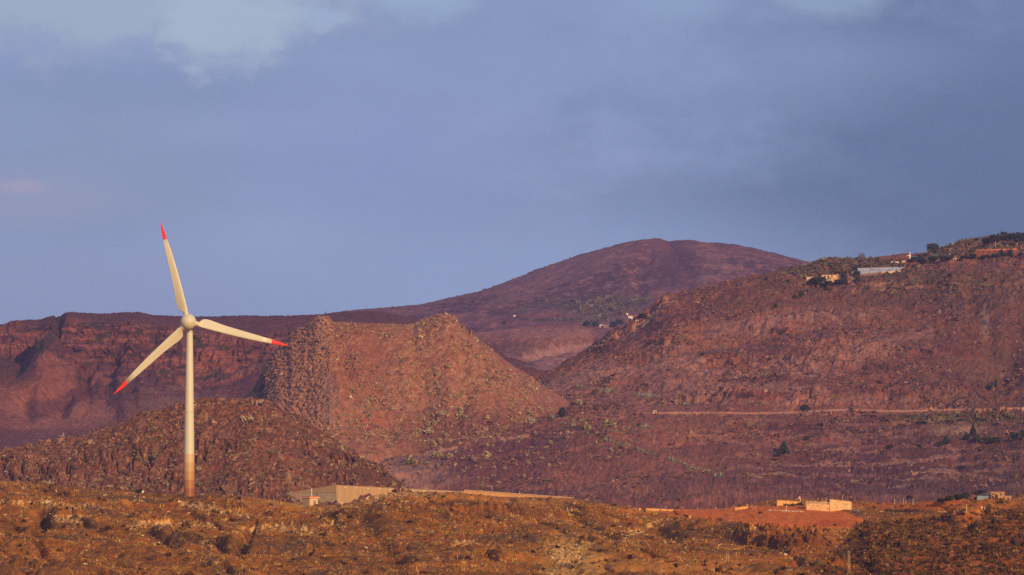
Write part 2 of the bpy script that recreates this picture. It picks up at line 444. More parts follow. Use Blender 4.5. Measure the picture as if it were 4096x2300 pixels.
# --- dark scrubby rocky hill right behind the turbine
crest_2 = C([(-900, 1860), (-200, 1830), (0, 1808), (120, 1788), (240, 1768), (330, 1752), (420, 1716), (500, 1690), (560, 1656), (640, 1646), (700, 1622), (800, 1602),
             (900, 1597), (1000, 1596), (1060, 1612), (1120, 1640), (1200, 1676), (1290, 1730), (1350, 1766), (1440, 1826), (1520, 1884), (1600, 1940), (1700, 2000), (1900, 2080), (2100, 2150)])
def disp_2(X, Y, U, V, Z):
    d = fbm(X, Y, 60, 4, seed=51) * 4.0 * sst(0, 80, V - crest_2(U)) + fbm(X, Y, 12, 4, seed=52) * 1.4
    f1, f2, i = worley(X / 3.4 + fbm(X, Y, 5, 2, seed=53), Y / 4.6)
    d += sst(0.0, 0.35, f2 - f1) * 1.1 * i + fbm(X, Y, 2.0, 3, 0.6, seed=54) * 0.55
    cols = sst(0.0, 0.25, np.abs(fbm(X + Y * 0.15, Y * 0.22, 7, 3, 0.6, seed=55)))
    crag = sst(-0.3, 0.3, fbm(X, Y, 40, 3, seed=57)) * sst(1690, 1800, V)
    d -= (1 - cols) * 2.6 * crag
    g = np.exp(-(seg_dist(U, V, [(640, 1790), (560, 1850), (520, 1900)], 0.8) / 16) ** 2)
    f1, f2, i = worley(X / 2.2 + fbm(X, Z, 5, 2, seed=58), Z / 2.0 + Y * .1)
    return d - g * 2.5, -(sst(0, .45, f2 - f1) * (.3 + 1.1 * i) + fbm(X, Z, 2.0, 3, .6, seed=59) * .6)
def paint_2(X, Y, U, V, Z):
    n1, n2, n3 = fbm(X, Y, 40, 5, 0.55, seed=61), fbm(X, Y, 8, 4, 0.6, seed=62), fbm(X, Y, 2.4, 3, 0.7, seed=63)
    c = np.zeros(X.shape + (3,), np.float32) + np.array((0.20, 0.075, 0.04), np.float32)
    c = mixc(c, (0.34, 0.11, 0.05), sst(-0.1, 0.5, n1 + 0.5 * n2) * 0.7)
    c = mixc(c, (0.40, 0.19, 0.10), sst(0.0, 0.4, n3 + 0.4 * n2) * 0.7)
    f1, f2, i = worley(X / 2.2 + fbm(X, Z, 5, 2, seed=58), Z / 2.0 + Y * .1)
    c = mixc(c, (0.46, 0.22, 0.13), sst(.5, .9, i) * .55)
    c = mixc(c, (0.10, 0.045, 0.035), (1 - sst(.02, .14, f2 - f1)) * .5)
    c = mixc(c, (0.11, 0.055, 0.03), sst(0.1, 0.35, fbm(X, Y, 3.6, 3, 0.6, seed=64)) * 0.6)
    c = mixc(c, (0.21, 0.15, 0.05), sst(0.25, 0.4, fbm(X, Y, 3.2, 3, 0.6, seed=65)) * 0.55)
    cols = sst(0.0, 0.2, np.abs(fbm(X + Y * 0.15, Y * 0.22, 7, 3, 0.6, seed=55)))
    crag = sst(-0.3, 0.3, fbm(X, Y, 40, 3, seed=57)) * sst(1690, 1800, V)
    c = mixc(c, (0.075, 0.05, 0.05), (1 - cols) * crag * 0.85)
    c = mixc(c, (0.16, 0.065, 0.038), ell(U, V, 1430, 1880, 170, 130, 0.5, n2 * 0.5) * 0.6)
    c = mixc(c, (0.55, 0.3, 0.15), sst(0.48, 0.6, fbm(X, Y, 5, 3, 0.7, seed=67)) * 0.6)
    return c
loft('scrub_hill', -700, 1900, 3.2, [(2140, C([(-900, 2160), (5000, 2160)])), (2200, C([(-900, 2010), (5000, 2010)])), (2330, crest_2), (2520, lambda u: crest_2(u) + 230), (2640, C([(-900, 2560), (5000, 2560)]))],
     [60, 280, 24, 10], disp_2, paint_2, M_HILL)

# --- blocky rock knoll
crest_k = C([(400, 2080), (700, 1880), (850, 1720), (950, 1610), (1000, 1568), (1040, 1510), (1062, 1450), (1100, 1400), (1150, 1360), (1165, 1335), (1230, 1296), (1262, 1268), (1290, 1262), (1318, 1266),
             (1334, 1286), (1400, 1288), (1500, 1291), (1600, 1294), (1660, 1291), (1690, 1272), (1740, 1258), (1790, 1252), (1815, 1268), (1850, 1300), (1885, 1330), (1900, 1345),
             (1960, 1392), (2000, 1420), (2060, 1468), (2110, 1498), (2200, 1556), (2300, 1622), (2400, 1684), (2600, 1820), (2900, 2000)])
Yk1 = C([(400, 3000), (1000, 2890), (1200, 2862), (1330, 2838), (1500, 2850), (1700, 2870), (2000, 2850), (2600, 2880)])
Yk2 = C([(400, 3080), (1000, 3030), (1290, 3008), (1500, 3005), (1800, 2995), (2200, 3000), (2900, 3010)])
def blocks(X, Y, U, V, Z):
    wx = X + 0.9 * fbm(X, Z, 6, 2, seed=71); wz = Z * 1.25 + Y * .2 + 0.9 * fbm(X, Z, 6, 2, seed=72)
    return worley((wx * 0.9 + wz * 0.4) / 3.3, (wz * 0.9 - wx * 0.4) / 2.2)
def left_face(U, V, n):
    edge = np.interp(V, [1250, 1400, 1520, 1650, 1800], [1300, 1325, 1350, 1380, 1300])
    return 1 - sst(-100, 70, U - edge + n * 110)
def disp_k(X, Y, U, V, Z):
    n = fbm(X, Y, 25, 3, seed=73)
    lf = left_face(U, V, n)
    f1, f2, i = blocks(X, Y, U, V, Z)
    b = sst(0.0, 0.45, f2 - f1)
    top = sst(0, 60, V - crest_k(U))
    out = b * (0.4 + i) * (0.35 + 1.2 * lf) + i * 0.5 * lf + fbm(X, Z * 1.5, 2.0, 3, 0.6, seed=76) * .5
    d = fbm(X, Y, 45, 3, seed=74) * 3.0 * top + fbm(X, Y, 7, 4, 0.6, seed=75) * 0.7 + 0.35 * out
    g = np.exp(-(seg_dist(U, V, [(1850, 1440), (1880, 1560), (1830, 1640)], 0.5) / 26) ** 2) + np.exp(-(seg_dist(U, V, [(1370, 1420), (1400, 1520), (1520, 1600), (1560, 1720)], 0.7) / 24) ** 2)
    d -= g * 4.0
    d += (1 - lf) * top * (2.4 * ridged(X + .25 * Y, Y * .3, 30, 4, seed=77) + 1.0 * ridged(X - .2 * Y, Y * .25, 12, 3, seed=78) - 1.2)
    d += 3.0 * np.exp(-((U - 1885) / 5) ** 2) * np.exp(-((V - 1335) / 14) ** 2)
    d += 3.0 * top * np.exp(-(seg_dist(U, V, [(1322, 1400), (1345, 1500), (1370, 1600)], 0.5) / 20) ** 2)
    return d - 0.6, -out
def paint_k(X, Y, U, V, Z):
    n1, n2, n3 = fbm(X, Y, 40, 4, seed=81), fbm(X, Y, 8, 4, 0.6, seed=82), fbm(X, Y, 2.2, 3, 0.7, seed=83)
    lf = left_face(U, V, fbm(X, Y, 25, 3, seed=73))
    f1, f2, i = blocks(X, Y, U, V, Z)
    c = np.zeros(X.shape + (3,), np.float32) + np.array((0.36, 0.17, 0.085), np.float32)
    c = mixc(c, (0.32, 0.11, 0.055), sst(-0.1, 0.4, n1 + 0.6 * n2) * 0.65 * (1 - 0.5 * lf))
    c = mixc(c, (0.50, 0.27, 0.13), sst(0.35, 0.95, i + 0.5 * n3) * 0.6)
    c = mixc(c, (0.20, 0.075, 0.045), sst(0.05, 0.4, fbm(X, Y, 4, 4, 0.6, seed=84)) * 0.7 * (1 - 0.6 * lf))
    c = mixc(c, (0.30, 0.22, 0.10), sst(0.22, 0.4, fbm(X, Y, 3, 3, 0.6, seed=85)) * 0.5 * (1 - 0.5 * lf))
    c = mixc(c, (0.56, 0.33, 0.18), lf * sst(.1, .4, f2 - f1) * .6)
    c = mixc(c, (0.09, 0.07, 0.06), (1 - sst(0.02, 0.14, f2 - f1)) * (0.15 + 0.35 * lf))
    c = mixc(c, (0.19, 0.12, 0.09), ell(U, V, 1180, 1480, 110, 120, 0.6, n2 * 0.9) * sst(-0.2, 0.3, n3) * 0.5)
    c = mixc(c, (0.10, 0.085, 0.075), ell(U, V, 1060, 1560, 60, 60, 0.6, n2 * 0.7) * 0.75)
    c = mixc(c, (0.22, 0.15, 0.12), ell(U, V, 1310, 1580, 40, 90, 0.6, n2) * 0.6)
    c = mixc(c, (0.46, 0.13, 0.05), ell(U, V, 1490, 1690, 50, 40, 0.6, n2) * 0.7)
    c = mixc(c, (0.30, 0.11, 0.06), ell(U, V, 1450, 1450, 110, 150, 0.6, n2 * 0.9) * 0.6)
    c = mixc(c, (0.30, 0.135, 0.095), sst(1940, 2200, U + 80 * n2) * 0.75)
    low = sst(1600, 1690, V + 40 * n2) * sst(1560, 1700, U)
    c = mixc(c, (0.17, 0.06, 0.045), low * 0.8)
    c = mixc(c, (0.34, 0.22, 0.10), low * sst(0.12, 0.3, n3 + 0.3 * n2) * 0.5)
    return c
loft('rock_knoll', 500, 2800, 2.6, [(lambda u: Yk1(u) - 70, C([(400, 2200), (900, 2060), (2900, 2060)])), (Yk1, lambda u: np.maximum(crest_k(u) + 60, C([(400, 1950), (1000, 1800), (1400, 1780), (2000, 1760), (2900, 1960)])(u))),
                                    (Yk2, crest_k), (lambda u: Yk2(u) + 130, lambda u: crest_k(u) + 300), (lambda u: Yk2(u) + 260, lambda u: crest_k(u) + 900)],
     [70, 330, 20, 10], disp_k, paint_k, M_HILL)

# --- the long hillside on the right and the valley floor in front of the knoll
crest_h = C([(-200, 1900), (900, 1900), (1500, 1700), (2000, 1600), (2140, 1536), (2175, 1500), (2240, 1462), (2330, 1408), (2400, 1366), (2440, 1334), (2480, 1322), (2540, 1288), (2600, 1246), (2650, 1200), (2690, 1180),
             (2760, 1160), (2860, 1140), (3000, 1108), (3120, 1082), (3230, 1062), (3290, 1040), (3340, 1035), (3400, 1040), (3440, 1038), (3500, 1034), (3560, 1026), (3600, 1020), (3680, 1018),
             (3740, 1010), (3800, 984), (3860, 966), (3940, 956), (4000, 950), (4096, 945), (4500, 900), (5000, 880)])
row2_h = C([(-200, 1830), (1400, 1830), (1700, 1790), (2000, 1740), (2300, 1676), (2620, 1668), (3000, 1668), (3500, 1664), (4096, 1662), (5000, 1650)])
def mid_h(u): return crest_h(u) + 0.52 * (row2_h(u) - crest_h(u))
ROAD = [(2610, 1652), (2720, 1650), (2900, 1652), (3060, 1652), (3220, 1645), (3400, 1641), (3600, 1642), (3900, 1640), (4096, 1634), (4500, 1632)]
PATH = [(1420, 1812), (1560, 1815), (1700, 1816), (1780, 1800), (1880, 1776), (1980, 1760), (2110, 1744)]
PATH2 = [(2230, 1740), (2330, 1716), (2420, 1708)]
SCARPS_H = [([(2740, 1470), (2800, 1450), (2900, 1440), (3000, 1452)], 5, 50), ([(2640, 1575), (2700, 1560), (2860, 1578), (2990, 1600)], 5, 40), ([(2700, 1528), (2800, 1540), (2900, 1520)], 4, 40),
            ([(2560, 1400), (2700, 1392), (2780, 1380)], 3, 40), ([(2960, 1328), (3080, 1330), (3200, 1340)], 4, 50), ([(3160, 1618), (3240, 1600), (3320, 1610)], 5, 40),
            ([(3420, 1600), (3560, 1596), (3660, 1604), (3760, 1590)], 7, 50), ([(3720, 1580), (3860, 1570), (3960, 1586), (4096, 1560)], 6, 50), ([(3300, 1480), (3460, 1470), (3600, 1490)], 4, 50),
            ([(3600, 1400), (3760, 1420), (3960, 1400)], 3, 40), ([(3840, 1668), (3940, 1684), (4060, 1680)], 6, 30), ([(2600, 1330), (2660, 1300), (2740, 1240)], 3, 30),
            ([(2380, 1400), (2420, 1396), (2480, 1370)], 4, 30), ([(3000, 1745), (3300, 1720), (3480, 1730)], 2, 30), ([(3200, 1765), (3500, 1785), (3700, 1780)], 2.5, 24),
            ([(2900, 1600), (3010, 1584), (3120, 1600)], 4, 34), ([(3660, 1880), (3800, 1850), (4000, 1855)], 3, 26)]
OUTC = [(3030, 1310, 70, 26), (2660, 1386, 110, 16), (2720, 1452, 100, 26), (2880, 1492, 190, 16), (2780, 1580, 150, 26), (3260, 1610, 110, 24), (3560, 1600, 150, 26), (3800, 1590, 160, 30), (3150, 1460, 160, 30), (3400, 1420, 120, 40), (3900, 1690, 130, 20), (3950, 1480, 120, 50), (2420, 1500, 90, 20), (3320, 1250, 140, 30)]
def outcrop(U, V, n):
    m = 0
    for cx, cy, rx, ry in OUTC: m = np.maximum(m, ell(U, V, cx, cy, rx, ry, .5, n * .9))
    return m
BANDS = [([(2190, 1540), (2330, 1496), (2440, 1450)], 30, 'l'), ([(2190, 1548), (2500, 1480), (2800, 1440)], 30, 'l'), ([(2860, 1330), (3100, 1270), (3300, 1230)], 34, 'l'), ([(2450, 1400), (2600, 1330), (2760, 1250), (2900, 1220)], 26, 'd'), ([(2700, 1425), (3000, 1392), (3230, 1400)], 16, 'd'),
         ([(2250, 1590), (2600, 1640), (2900, 1630)], 20, 'd'), ([(3250, 1490), (3500, 1470), (3700, 1500)], 14, 'd'), ([(2600, 1530), (3000, 1540), (3300, 1560)], 24, 'l'), ([(3450, 1380), (3700, 1340)], 40, 'l'), ([(3500, 1200), (3760, 1210), (4000, 1190)], 30, 'd'), ([(3280, 1330), (3420, 1290)], 30, 'd')]
def seg_mask(U, V, pts, w, n):
    return 1 - sst(w * 0.5, w, seg_dist(U, V, pts) + n * w * 0.5)
def disp_h(X, Y, U, V, Z):
    t = sst(0, 50, V - crest_h(U))
    d = fbm(X, Y, 150, 3, seed=91) * 6.0 * t + t * 5.5 * (ridged(X + .45 * Y, Y * .35, 110, 3, seed=90) - .4) + fbm(X, Y, 34, 4, seed=92) * 2.0 * (0.25 + 0.75 * t) + fbm(X, Y, 8, 4, 0.65, seed=93) * 1.3 + fbm(X, Y, 2.4, 3, 0.7, seed=94) * 0.8
    n = fbm(X, Y, 20, 4, seed=95)
    rock = sst(0.05, 0.35, fbm(X, Y, 90, 3, seed=96)) * sst(2300, 2600, U) * (1 - sst(1640, 1670, V))
    f1, f2, i = worley(X / 5.0 + n, Y / 8.0)
    d += rock * sst(0, 0.35, f2 - f1) * (0.2 + 0.9 * i) + rock * fbm(X, Y, 3.2, 3, 0.7, sy=.6, seed=98) * 1.0
    road = np.exp(-(seg_dist(U, V, ROAD, 3) / 26) ** 2)
    oc = outcrop(U, V, n)
    g1, g2, gi = worley(X / 3.6 + fbm(X, Z, 8, 2, seed=99), Z / 2.4 + Y * .15)
    out = oc * (1.2 + 1.0 * sst(0, .4, g2 - g1) * gi * 2.4 + fbm(X, Z, 3, 3, .6, seed=100)) + .5 * fbm(X, Z * 2, 4, 3, .6, seed=106)
    d += oc * 2.0 * fbm(X, Y * .6, 9, 3, .6, seed=108)
    d = d * (1 - 0.8 * road)
    for pts, h, fade in SCARPS_H:
        s, _ = scarp(U, V, pts, h * .75, fade, 3, n * 14)
        d = d + s * (0.7 + 0.6 * fbm(X, Y, 7, 3, seed=97))
    # gully at the far right and the rib of rock along the left edge of this hillside
    d -= 3 * np.exp(-(seg_dist(U, V, [(3880, 1180), (3930, 1300), (3960, 1360)], 0.6) / 30) ** 2)
    d -= 5 * np.exp(-(seg_dist(U, V, [(4080, 1330), (4020, 1420), (4000, 1500)], 0.6) / 50) ** 2)
    rib = np.exp(-(seg_dist(U, V, [(2440, 1352), (2520, 1330), (2600, 1270), (2680, 1200)], 1.2) / 18) ** 2)
    d += rib * (1.5 + 3.5 * i)
    terr = ell(U, V, 3560, 1098, 200, 26) 
    return d * (1 - 0.7 * terr), -out
def paint_h(X, Y, U, V, Z):
    n1, n2 = fbm(X, Y, 110, 5, 0.55, seed=101), fbm(X, Y, 26, 5, 0.6, seed=102)
    n3, n4 = fbm(X, Y, 6, 4, 0.65, seed=103), fbm(X, Y, 2.2, 3, 0.7, seed=104)
    n = fbm(X, Y, 20, 4, seed=95)
    c = np.zeros(X.shape + (3,), np.float32) + np.array((0.25, 0.088, 0.05), np.float32)
    c = mixc(c, (0.38, 0.135, 0.062), sst(-0.15, 0.35, n1 + 0.6 * n2) * 0.7)
    c = mixc(c, (0.145, 0.055, 0.042), sst(0.0, 0.4, -n1 + 0.8 * n2) * 0.7)
    c = mixc(c, (0.42, 0.19, 0.095), sst(0.05, 0.35, n3 + 0.4 * n2) * 0.6)
    c = mixc(c, (0.10, 0.042, 0.032), sst(0.1, 0.4, n4 - 0.4 * n3) * 0.65)
    c = mixc(c, (0.17, 0.13, 0.055), sst(0.24, 0.5, fbm(X, Y, 14, 4, 0.65, seed=105)) * 0.5)
    rock = sst(0.05, 0.35, fbm(X, Y, 90, 3, seed=96)) * sst(2300, 2600, U) * (1 - sst(1640, 1670, V))
    c = mixc(c, (0.40, 0.18, 0.10), rock * sst(-0.2, 0.3, n3) * 0.5)
    for pts, h, fade in SCARPS_H:
        _, m = scarp(U, V, pts, h, fade, 5, n * 14, h * 5.5)
        c = mixc(c, (0.30, 0.08, 0.04), m * 0.55)
        c = mixc(c, (0.05, 0.025, 0.025), m * sst(0.05, 0.25, fbm(X, Y, 9, 3, sx=1, sy=0.4, seed=107)) * 0.9)
    for pts, w, k in BANDS: c = mixc(c, {'l': (0.36, 0.18, 0.12), 'd': (0.14, 0.062, 0.055)}[k], (1 - sst(w * .3, w * 1.3, seg_dist(U, V, pts, 1.2) + n2 * w)) * .6)
    oc = outcrop(U, V, n); g1, g2, gi = worley(X / 3.6 + fbm(X, Z, 8, 2, seed=99), Z / 2.4 + Y * .15)
    c = mixc(c, (0.42, 0.19, 0.11), oc * .6); c = mixc(c, (0.52, 0.30, 0.19), oc * sst(.6, .9, gi) * .7); c = mixc(c, (0.07, 0.035, 0.035), oc * (1 - sst(.03, .16, g2 - g1)) * .75)
    rib = np.exp(-(seg_dist(U, V, [(2440, 1352), (2520, 1330), (2600, 1270), (2680, 1200)], 1.2) / 20) ** 2)
    c = mixc(c, (0.48, 0.24, 0.12), rib * sst(-0.3, 0.1, n3))
    # green tint under the ridge farms, dark valley floor, pale washes on the lower slope
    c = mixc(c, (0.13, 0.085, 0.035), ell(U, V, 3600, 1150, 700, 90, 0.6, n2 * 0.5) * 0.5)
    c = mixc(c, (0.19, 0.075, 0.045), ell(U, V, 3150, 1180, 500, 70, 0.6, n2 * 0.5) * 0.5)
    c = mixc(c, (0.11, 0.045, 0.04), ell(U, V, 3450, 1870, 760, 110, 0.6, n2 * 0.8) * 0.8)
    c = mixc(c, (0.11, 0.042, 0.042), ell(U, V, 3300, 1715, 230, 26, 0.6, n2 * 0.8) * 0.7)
    c = mixc(c, (0.10, 0.05, 0.03), sst(3200, 4150, U + 160 * n1) * sst(1000, 1500, V + 200 * n2) * 0.75)  # vignette darkening toward the right, painted into the hillside colour
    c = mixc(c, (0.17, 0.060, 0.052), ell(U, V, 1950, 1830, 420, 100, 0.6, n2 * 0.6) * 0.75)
    c = mixc(c, (0.26, 0.105, 0.065), ell(U, V, 2600, 1850, 420, 120, 0.7, n2 * 0.8) * 0.5)
    c = mixc(c, (0.42, 0.21, 0.12), sst(0.28, 0.45, fbm(X, Y, 26, 3, 0.5, sx=0.6, sy=1.6, seed=109)) * ell(U, V, 3450, 1880, 550, 130, 0.5) * 0.7)
    c = mixc(c, (0.40, 0.21, 0.13), ell(U, V, 1640, 1880, 150, 80, 0.7, n2 * 0.8) * 0.7)
    c = mixc(c, (0.46, 0.22, 0.12), seg_mask(U, V, [(1560, 1880), (1700, 1950)], 22, n3) * 0.8)
    c = mixc(c, (0.44, 0.25, 0.13), ell(U, V, 3830, 1715, 90, 22, 0.6, n2 * 0.9) * 0.8)
    c = mixc(c, (0.42, 0.24, 0.13), ell(U, V, 3940, 1290, 18, 60, 0.6, n3 * 0.8) * 0.7)
    c = mixc(c, (0.5, 0.24, 0.11), ell(U, V, 3530, 1138, 70, 9, 0.5, n3 * 0.9) * 0.8 + ell(U, V, 3640, 1147, 60, 6, 0.5, n3 * 0.9) * 0.9 + ell(U, V, 3540, 1157, 50, 4, 0.5, n3) * 0.7)
    c = mixc(c, (0.34, 0.12, 0.06), ell(U, V, 3340, 1085, 60, 26, 0.6, n3 * 0.8) * 0.6 + ell(U, V, 3430, 1070, 40, 20, 0.6) * 0.3)
    c = mixc(c, (0.33, 0.155, 0.105), ell(U, V, 2430, 1570, 380, 90, 0.6, n2 * 0.6) * sst(-.5, .2, n3) * 0.7)
    ter = sst(.5, .95, np.sin(Z * 1.15 + 5 * fbm(X, Y, 70, 3, seed=241)))
    c = mixc(c, (0.36, 0.18, 0.115), ter * sst(-.1, .3, n2) * ell(U, V, 3500, 1780, 800, 200, .4) * .55)
    c = mixc(c, (0.12, 0.06, 0.045), sst(.5, .95, np.sin(Z * .8 + 6 * fbm(X, Y, 90, 3, seed=242))) * sst(0, .3, -n2) * ell(U, V, 3350, 1350, 900, 260, .4) * .5)
    # dirt roads and the thin line of agaves
    c = mixc(c, (0.74, 0.34, 0.15), (1 - sst(1.8, 5.5, seg_dist(U, V + 5 * fbm(X, Y * 0, 60, 2, seed=240), ROAD, 1.2) + n3 * 2)) * (0.7 + 0.3 * sst(-0.5, 0.3, n2)))
    c = mixc(c, (0.62, 0.29, 0.16), (1 - sst(3, 10, seg_dist(U, V, PATH, 1.2) + n3 * 4)) * 0.85)
    c = mixc(c, (0.66, 0.28, 0.14), ell(U, V, 1470, 1812, 60, 9, 0.4, n3 * 0.5) * 0.9)
    c = mixc(c, (0.44, 0.19, 0.11), (1 - sst(2, 8, seg_dist(U, V, PATH2, 1.2) + n3 * 4)) * 0.7)
    c = mixc(c, (0.42, 0.17, 0.09), (1 - sst(2, 7, seg_dist(U, V, [(2900, 1740), (3050, 1735), (3160, 1722)], 1.2) + n3 * 4)) * 0.7)
    c = mixc(c, (0.34, 0.14, 0.08), (1 - sst(2, 8, seg_dist(U, V, [(3240, 1755), (3400, 1780), (3560, 1788), (3800, 1782)], 1.2) + n3 * 5)) * 0.7)
    c = mixc(c, (0.36, 0.15, 0.08), (1 - sst(2, 8, seg_dist(U, V, [(3820, 1862), (3950, 1852), (4096, 1850)], 1.2) + n3 * 5)) * 0.6)
    # steep farm drive
    c = mixc(c, (0.40, 0.19, 0.12), (1 - sst(8, 12, seg_dist(U, V, [(3392, 1078), (3402, 1120), (3412, 1150)], 0.6))) * 0.95)
    c = mixc(c, (0.36, 0.27, 0.21), (1 - sst(2.5, 4.5, seg_dist(U, V, [(3374, 1098), (3384, 1122), (3396, 1136)], 0.8))) * 0.9)
    return c
def seg_mask(U, V, pts, w, n):
    return 1 - sst(w * 0.5, w, seg_dist(U, V, pts) + n * w * 0.5)
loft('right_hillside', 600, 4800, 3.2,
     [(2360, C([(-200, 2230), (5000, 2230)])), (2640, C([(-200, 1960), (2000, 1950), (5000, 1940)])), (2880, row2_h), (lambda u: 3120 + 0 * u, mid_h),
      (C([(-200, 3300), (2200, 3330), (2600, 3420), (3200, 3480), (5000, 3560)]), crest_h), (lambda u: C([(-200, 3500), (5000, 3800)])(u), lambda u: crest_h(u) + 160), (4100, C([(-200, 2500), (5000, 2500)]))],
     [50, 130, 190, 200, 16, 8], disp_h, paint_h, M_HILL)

# --- low rounded hill in the middle of the valley
crest_l = C([(1200, 1560), (1500, 1400), (1700, 1350), (1850, 1338), (1980, 1322), (2100, 1308), (2220, 1300), (2300, 1302), (2350, 1312), (2390, 1330), (2430, 1352), (2470, 1385), (2550, 1450), (2700, 1600), (2800, 1700)])
def disp_l(X, Y, U, V, Z):
    return fbm(X, Y, 80, 4, seed=111) * 4 * sst(0, 60, V - crest_l(U)) + fbm(X, Y, 14, 5, 0.6, seed=112) * 1.6 - 8 * np.exp(-(seg_dist(U, V, [(1900, 1400), (2040, 1440), (2160, 1400), (2360, 1350)], 1.2) / 24) ** 2)
def paint_l(X, Y, U, V, Z):
    n1, n2, n3 = fbm(X, Y, 90, 4, seed=113), fbm(X, Y, 20, 5, 0.6, seed=114), fbm(X, Y, 5, 4, 0.7, seed=115)
    c = np.zeros(X.shape + (3,), np.float32) + np.array((0.21, 0.082, 0.058), np.float32)
    c = mixc(c, (0.12, 0.05, 0.042), sst(0, 0.35, n2 + 0.5 * n1) * 0.8)
    c = mixc(c, (0.34, 0.15, 0.09), sst(0.1, 0.4, n3 - 0.3 * n2) * 0.7)
    c = mixc(c, (0.09, 0.05, 0.04), ell(U, V, 2060, 1400, 150, 26, 0.6, n2 * 0.6) * 0.8)
    c = mixc(c, (0.25, 0.11, 0.08), ell(U, V, 2280, 1450, 230, 70, 0.6, n2 * 0.5) * 0.7)
    c = mixc(c, (0.40, 0.22, 0.15), ell(U, V, 2280, 1450, 230, 70, 0.6) * sst(.1, .35, n3) * 0.6)
    c = mixc(c, (0.09, 0.045, 0.04), ell(U, V, 2280, 1450, 230, 70, 0.6) * sst(.1, .35, -n3) * 0.6)
    c = mixc(c, (0.36, 0.18, 0.12), seg_mask(U, V, [(2060, 1452), (2200, 1410), (2370, 1382)], 22, n2) * 0.6)
    c = mixc(c, (0.30, 0.14, 0.10), ell(U, V, 2150, 1330, 250, 22, 0.6, n2 * 0.5) * 0.6)
    c = mixc(c, (0.30, 0.16, 0.12), ell(U, V, 2150, 1490, 60, 40, 0.6, n2 * 0.8) * 0.6)
    c = mixc(c, (0.07, 0.045, 0.04), ell(U, V, 2090, 1480, 70, 40, 0.6, n2 * 0.8) * 0.7)
    c = mixc(c, (0.42, 0.14, 0.075), ell(U, V, 2180, 1540, 60, 8, 0.6, n3 * 0.8) * 0.8)
    return c
loft('valley_hill', 1200, 2800, 4, [(3650, C([(1200, 1760), (2800, 1760)])), (3780, C([(1200, 1640), (2800, 1700)])), (4050, crest_l), (4300, lambda u: crest_l(u) + 160), (4450, C([(1200, 1900), (2800, 1900)]))],
     [20, 160, 16, 8], disp_l, paint_l, M_FAR)

# --- cliffs and plateau on the left
crest_r = C([(-900, 1380), (-300, 1340), (0, 1304), (60, 1290), (130, 1276), (225, 1264), (232, 1256), (270, 1253), (330, 1256), (400, 1259), (520, 1252), (560, 1252), (610, 1263), (680, 1265), (760, 1269), (850, 1268), (960, 1264), (1100, 1266),
             (1280, 1260), (1420, 1248), (1500, 1246), (1600, 1262), (1800, 1310), (2100, 1420), (2400, 1500)])
cliff_top = lambda u: crest_r(u) + C([(-900, 30), (0, 34), (230, 14), (600, 40), (900, 70), (1500, 70), (2400, 60)])(u)
cliff_foot = C([(-900, 1480), (0, 1450), (150, 1432), (300, 1500), (420, 1540), (520, 1500), (700, 1520), (850, 1530), (1000, 1500), (1200, 1500), (2400, 1620)])
def disp_r(X, Y, U, V, Z):
    t = sst(0, 25, V - crest_r(U))
    cl = sst(0, 26, V - cliff_top(U) + 10) * (1 - sst(10, 60, V - cliff_foot(U)))
    d = fbm(X, Y, 120, 3, seed=121) * 5 * t + ridged(X, Y * 0.4, 55, 4, seed=122) * 7.0 * cl * sst(0, 60, V - crest_r(U)) + fbm(X, Y, 10, 4, 0.6, seed=123) * (0.6 + 2.0 * cl)
    d += fbm(X, Y, 2.8, 2, seed=124) * 0.7
    # ledges in the cliffs
    st = np.sin(Z / 3.1 + 2.0 * fbm(X, Y, 40, 3, seed=125))
    d += cl * 1.5 * np.sign(st) * np.abs(st) ** 0.4
    # spurs of red talus and the dark gullies between them
    sp = [([(150, 1445), (60, 1560), (-40, 1650)], 60, 12), ([(215, 1450), (290, 1520), (300, 1590)], 60, 12), ([(430, 1545), (520, 1600), (520, 1660)], 55, 9), ([(180, 1470), (160, 1600)], 90, 9), ([(900, 1500), (860, 1600)], 70, 5)]
    for pts, w, h in sp:
        d += h * np.clip(1 - seg_dist(U, V, pts, 0.8) / w, 0, 1)
    gl = [([(160, 1340), (100, 1470), (0, 1540), (-80, 1600)], 40, 14), ([(330, 1480), (330, 1570), (260, 1610), (120, 1640)], 32, 10), ([(240, 1270), (225, 1400)], 16, 7), ([(470, 1420), (440, 1540)], 24, 9), ([(520, 1560), (540, 1660)], 26, 8)]
    for pts, w, h in gl:
        d -= h * np.exp(-(seg_dist(U, V, pts, 0.8) / w) ** 2)
    f1, f2, i = worley(X / 6.0 + fbm(X, Z, 20, 3, seed=127), Z / 4.5)
    out = cl * (5.5 * fbm(X, Z * 2.2, 16, 5, 0.6, seed=126) + 3.0 * sst(0, .4, f2 - f1) * i + 2.0 * ridged(X, Z * .3, 14, 3, seed=128)) + (1 - cl) * 0.8 * fbm(X, Y, 5, 3, 0.6, seed=129)
    return d, -out
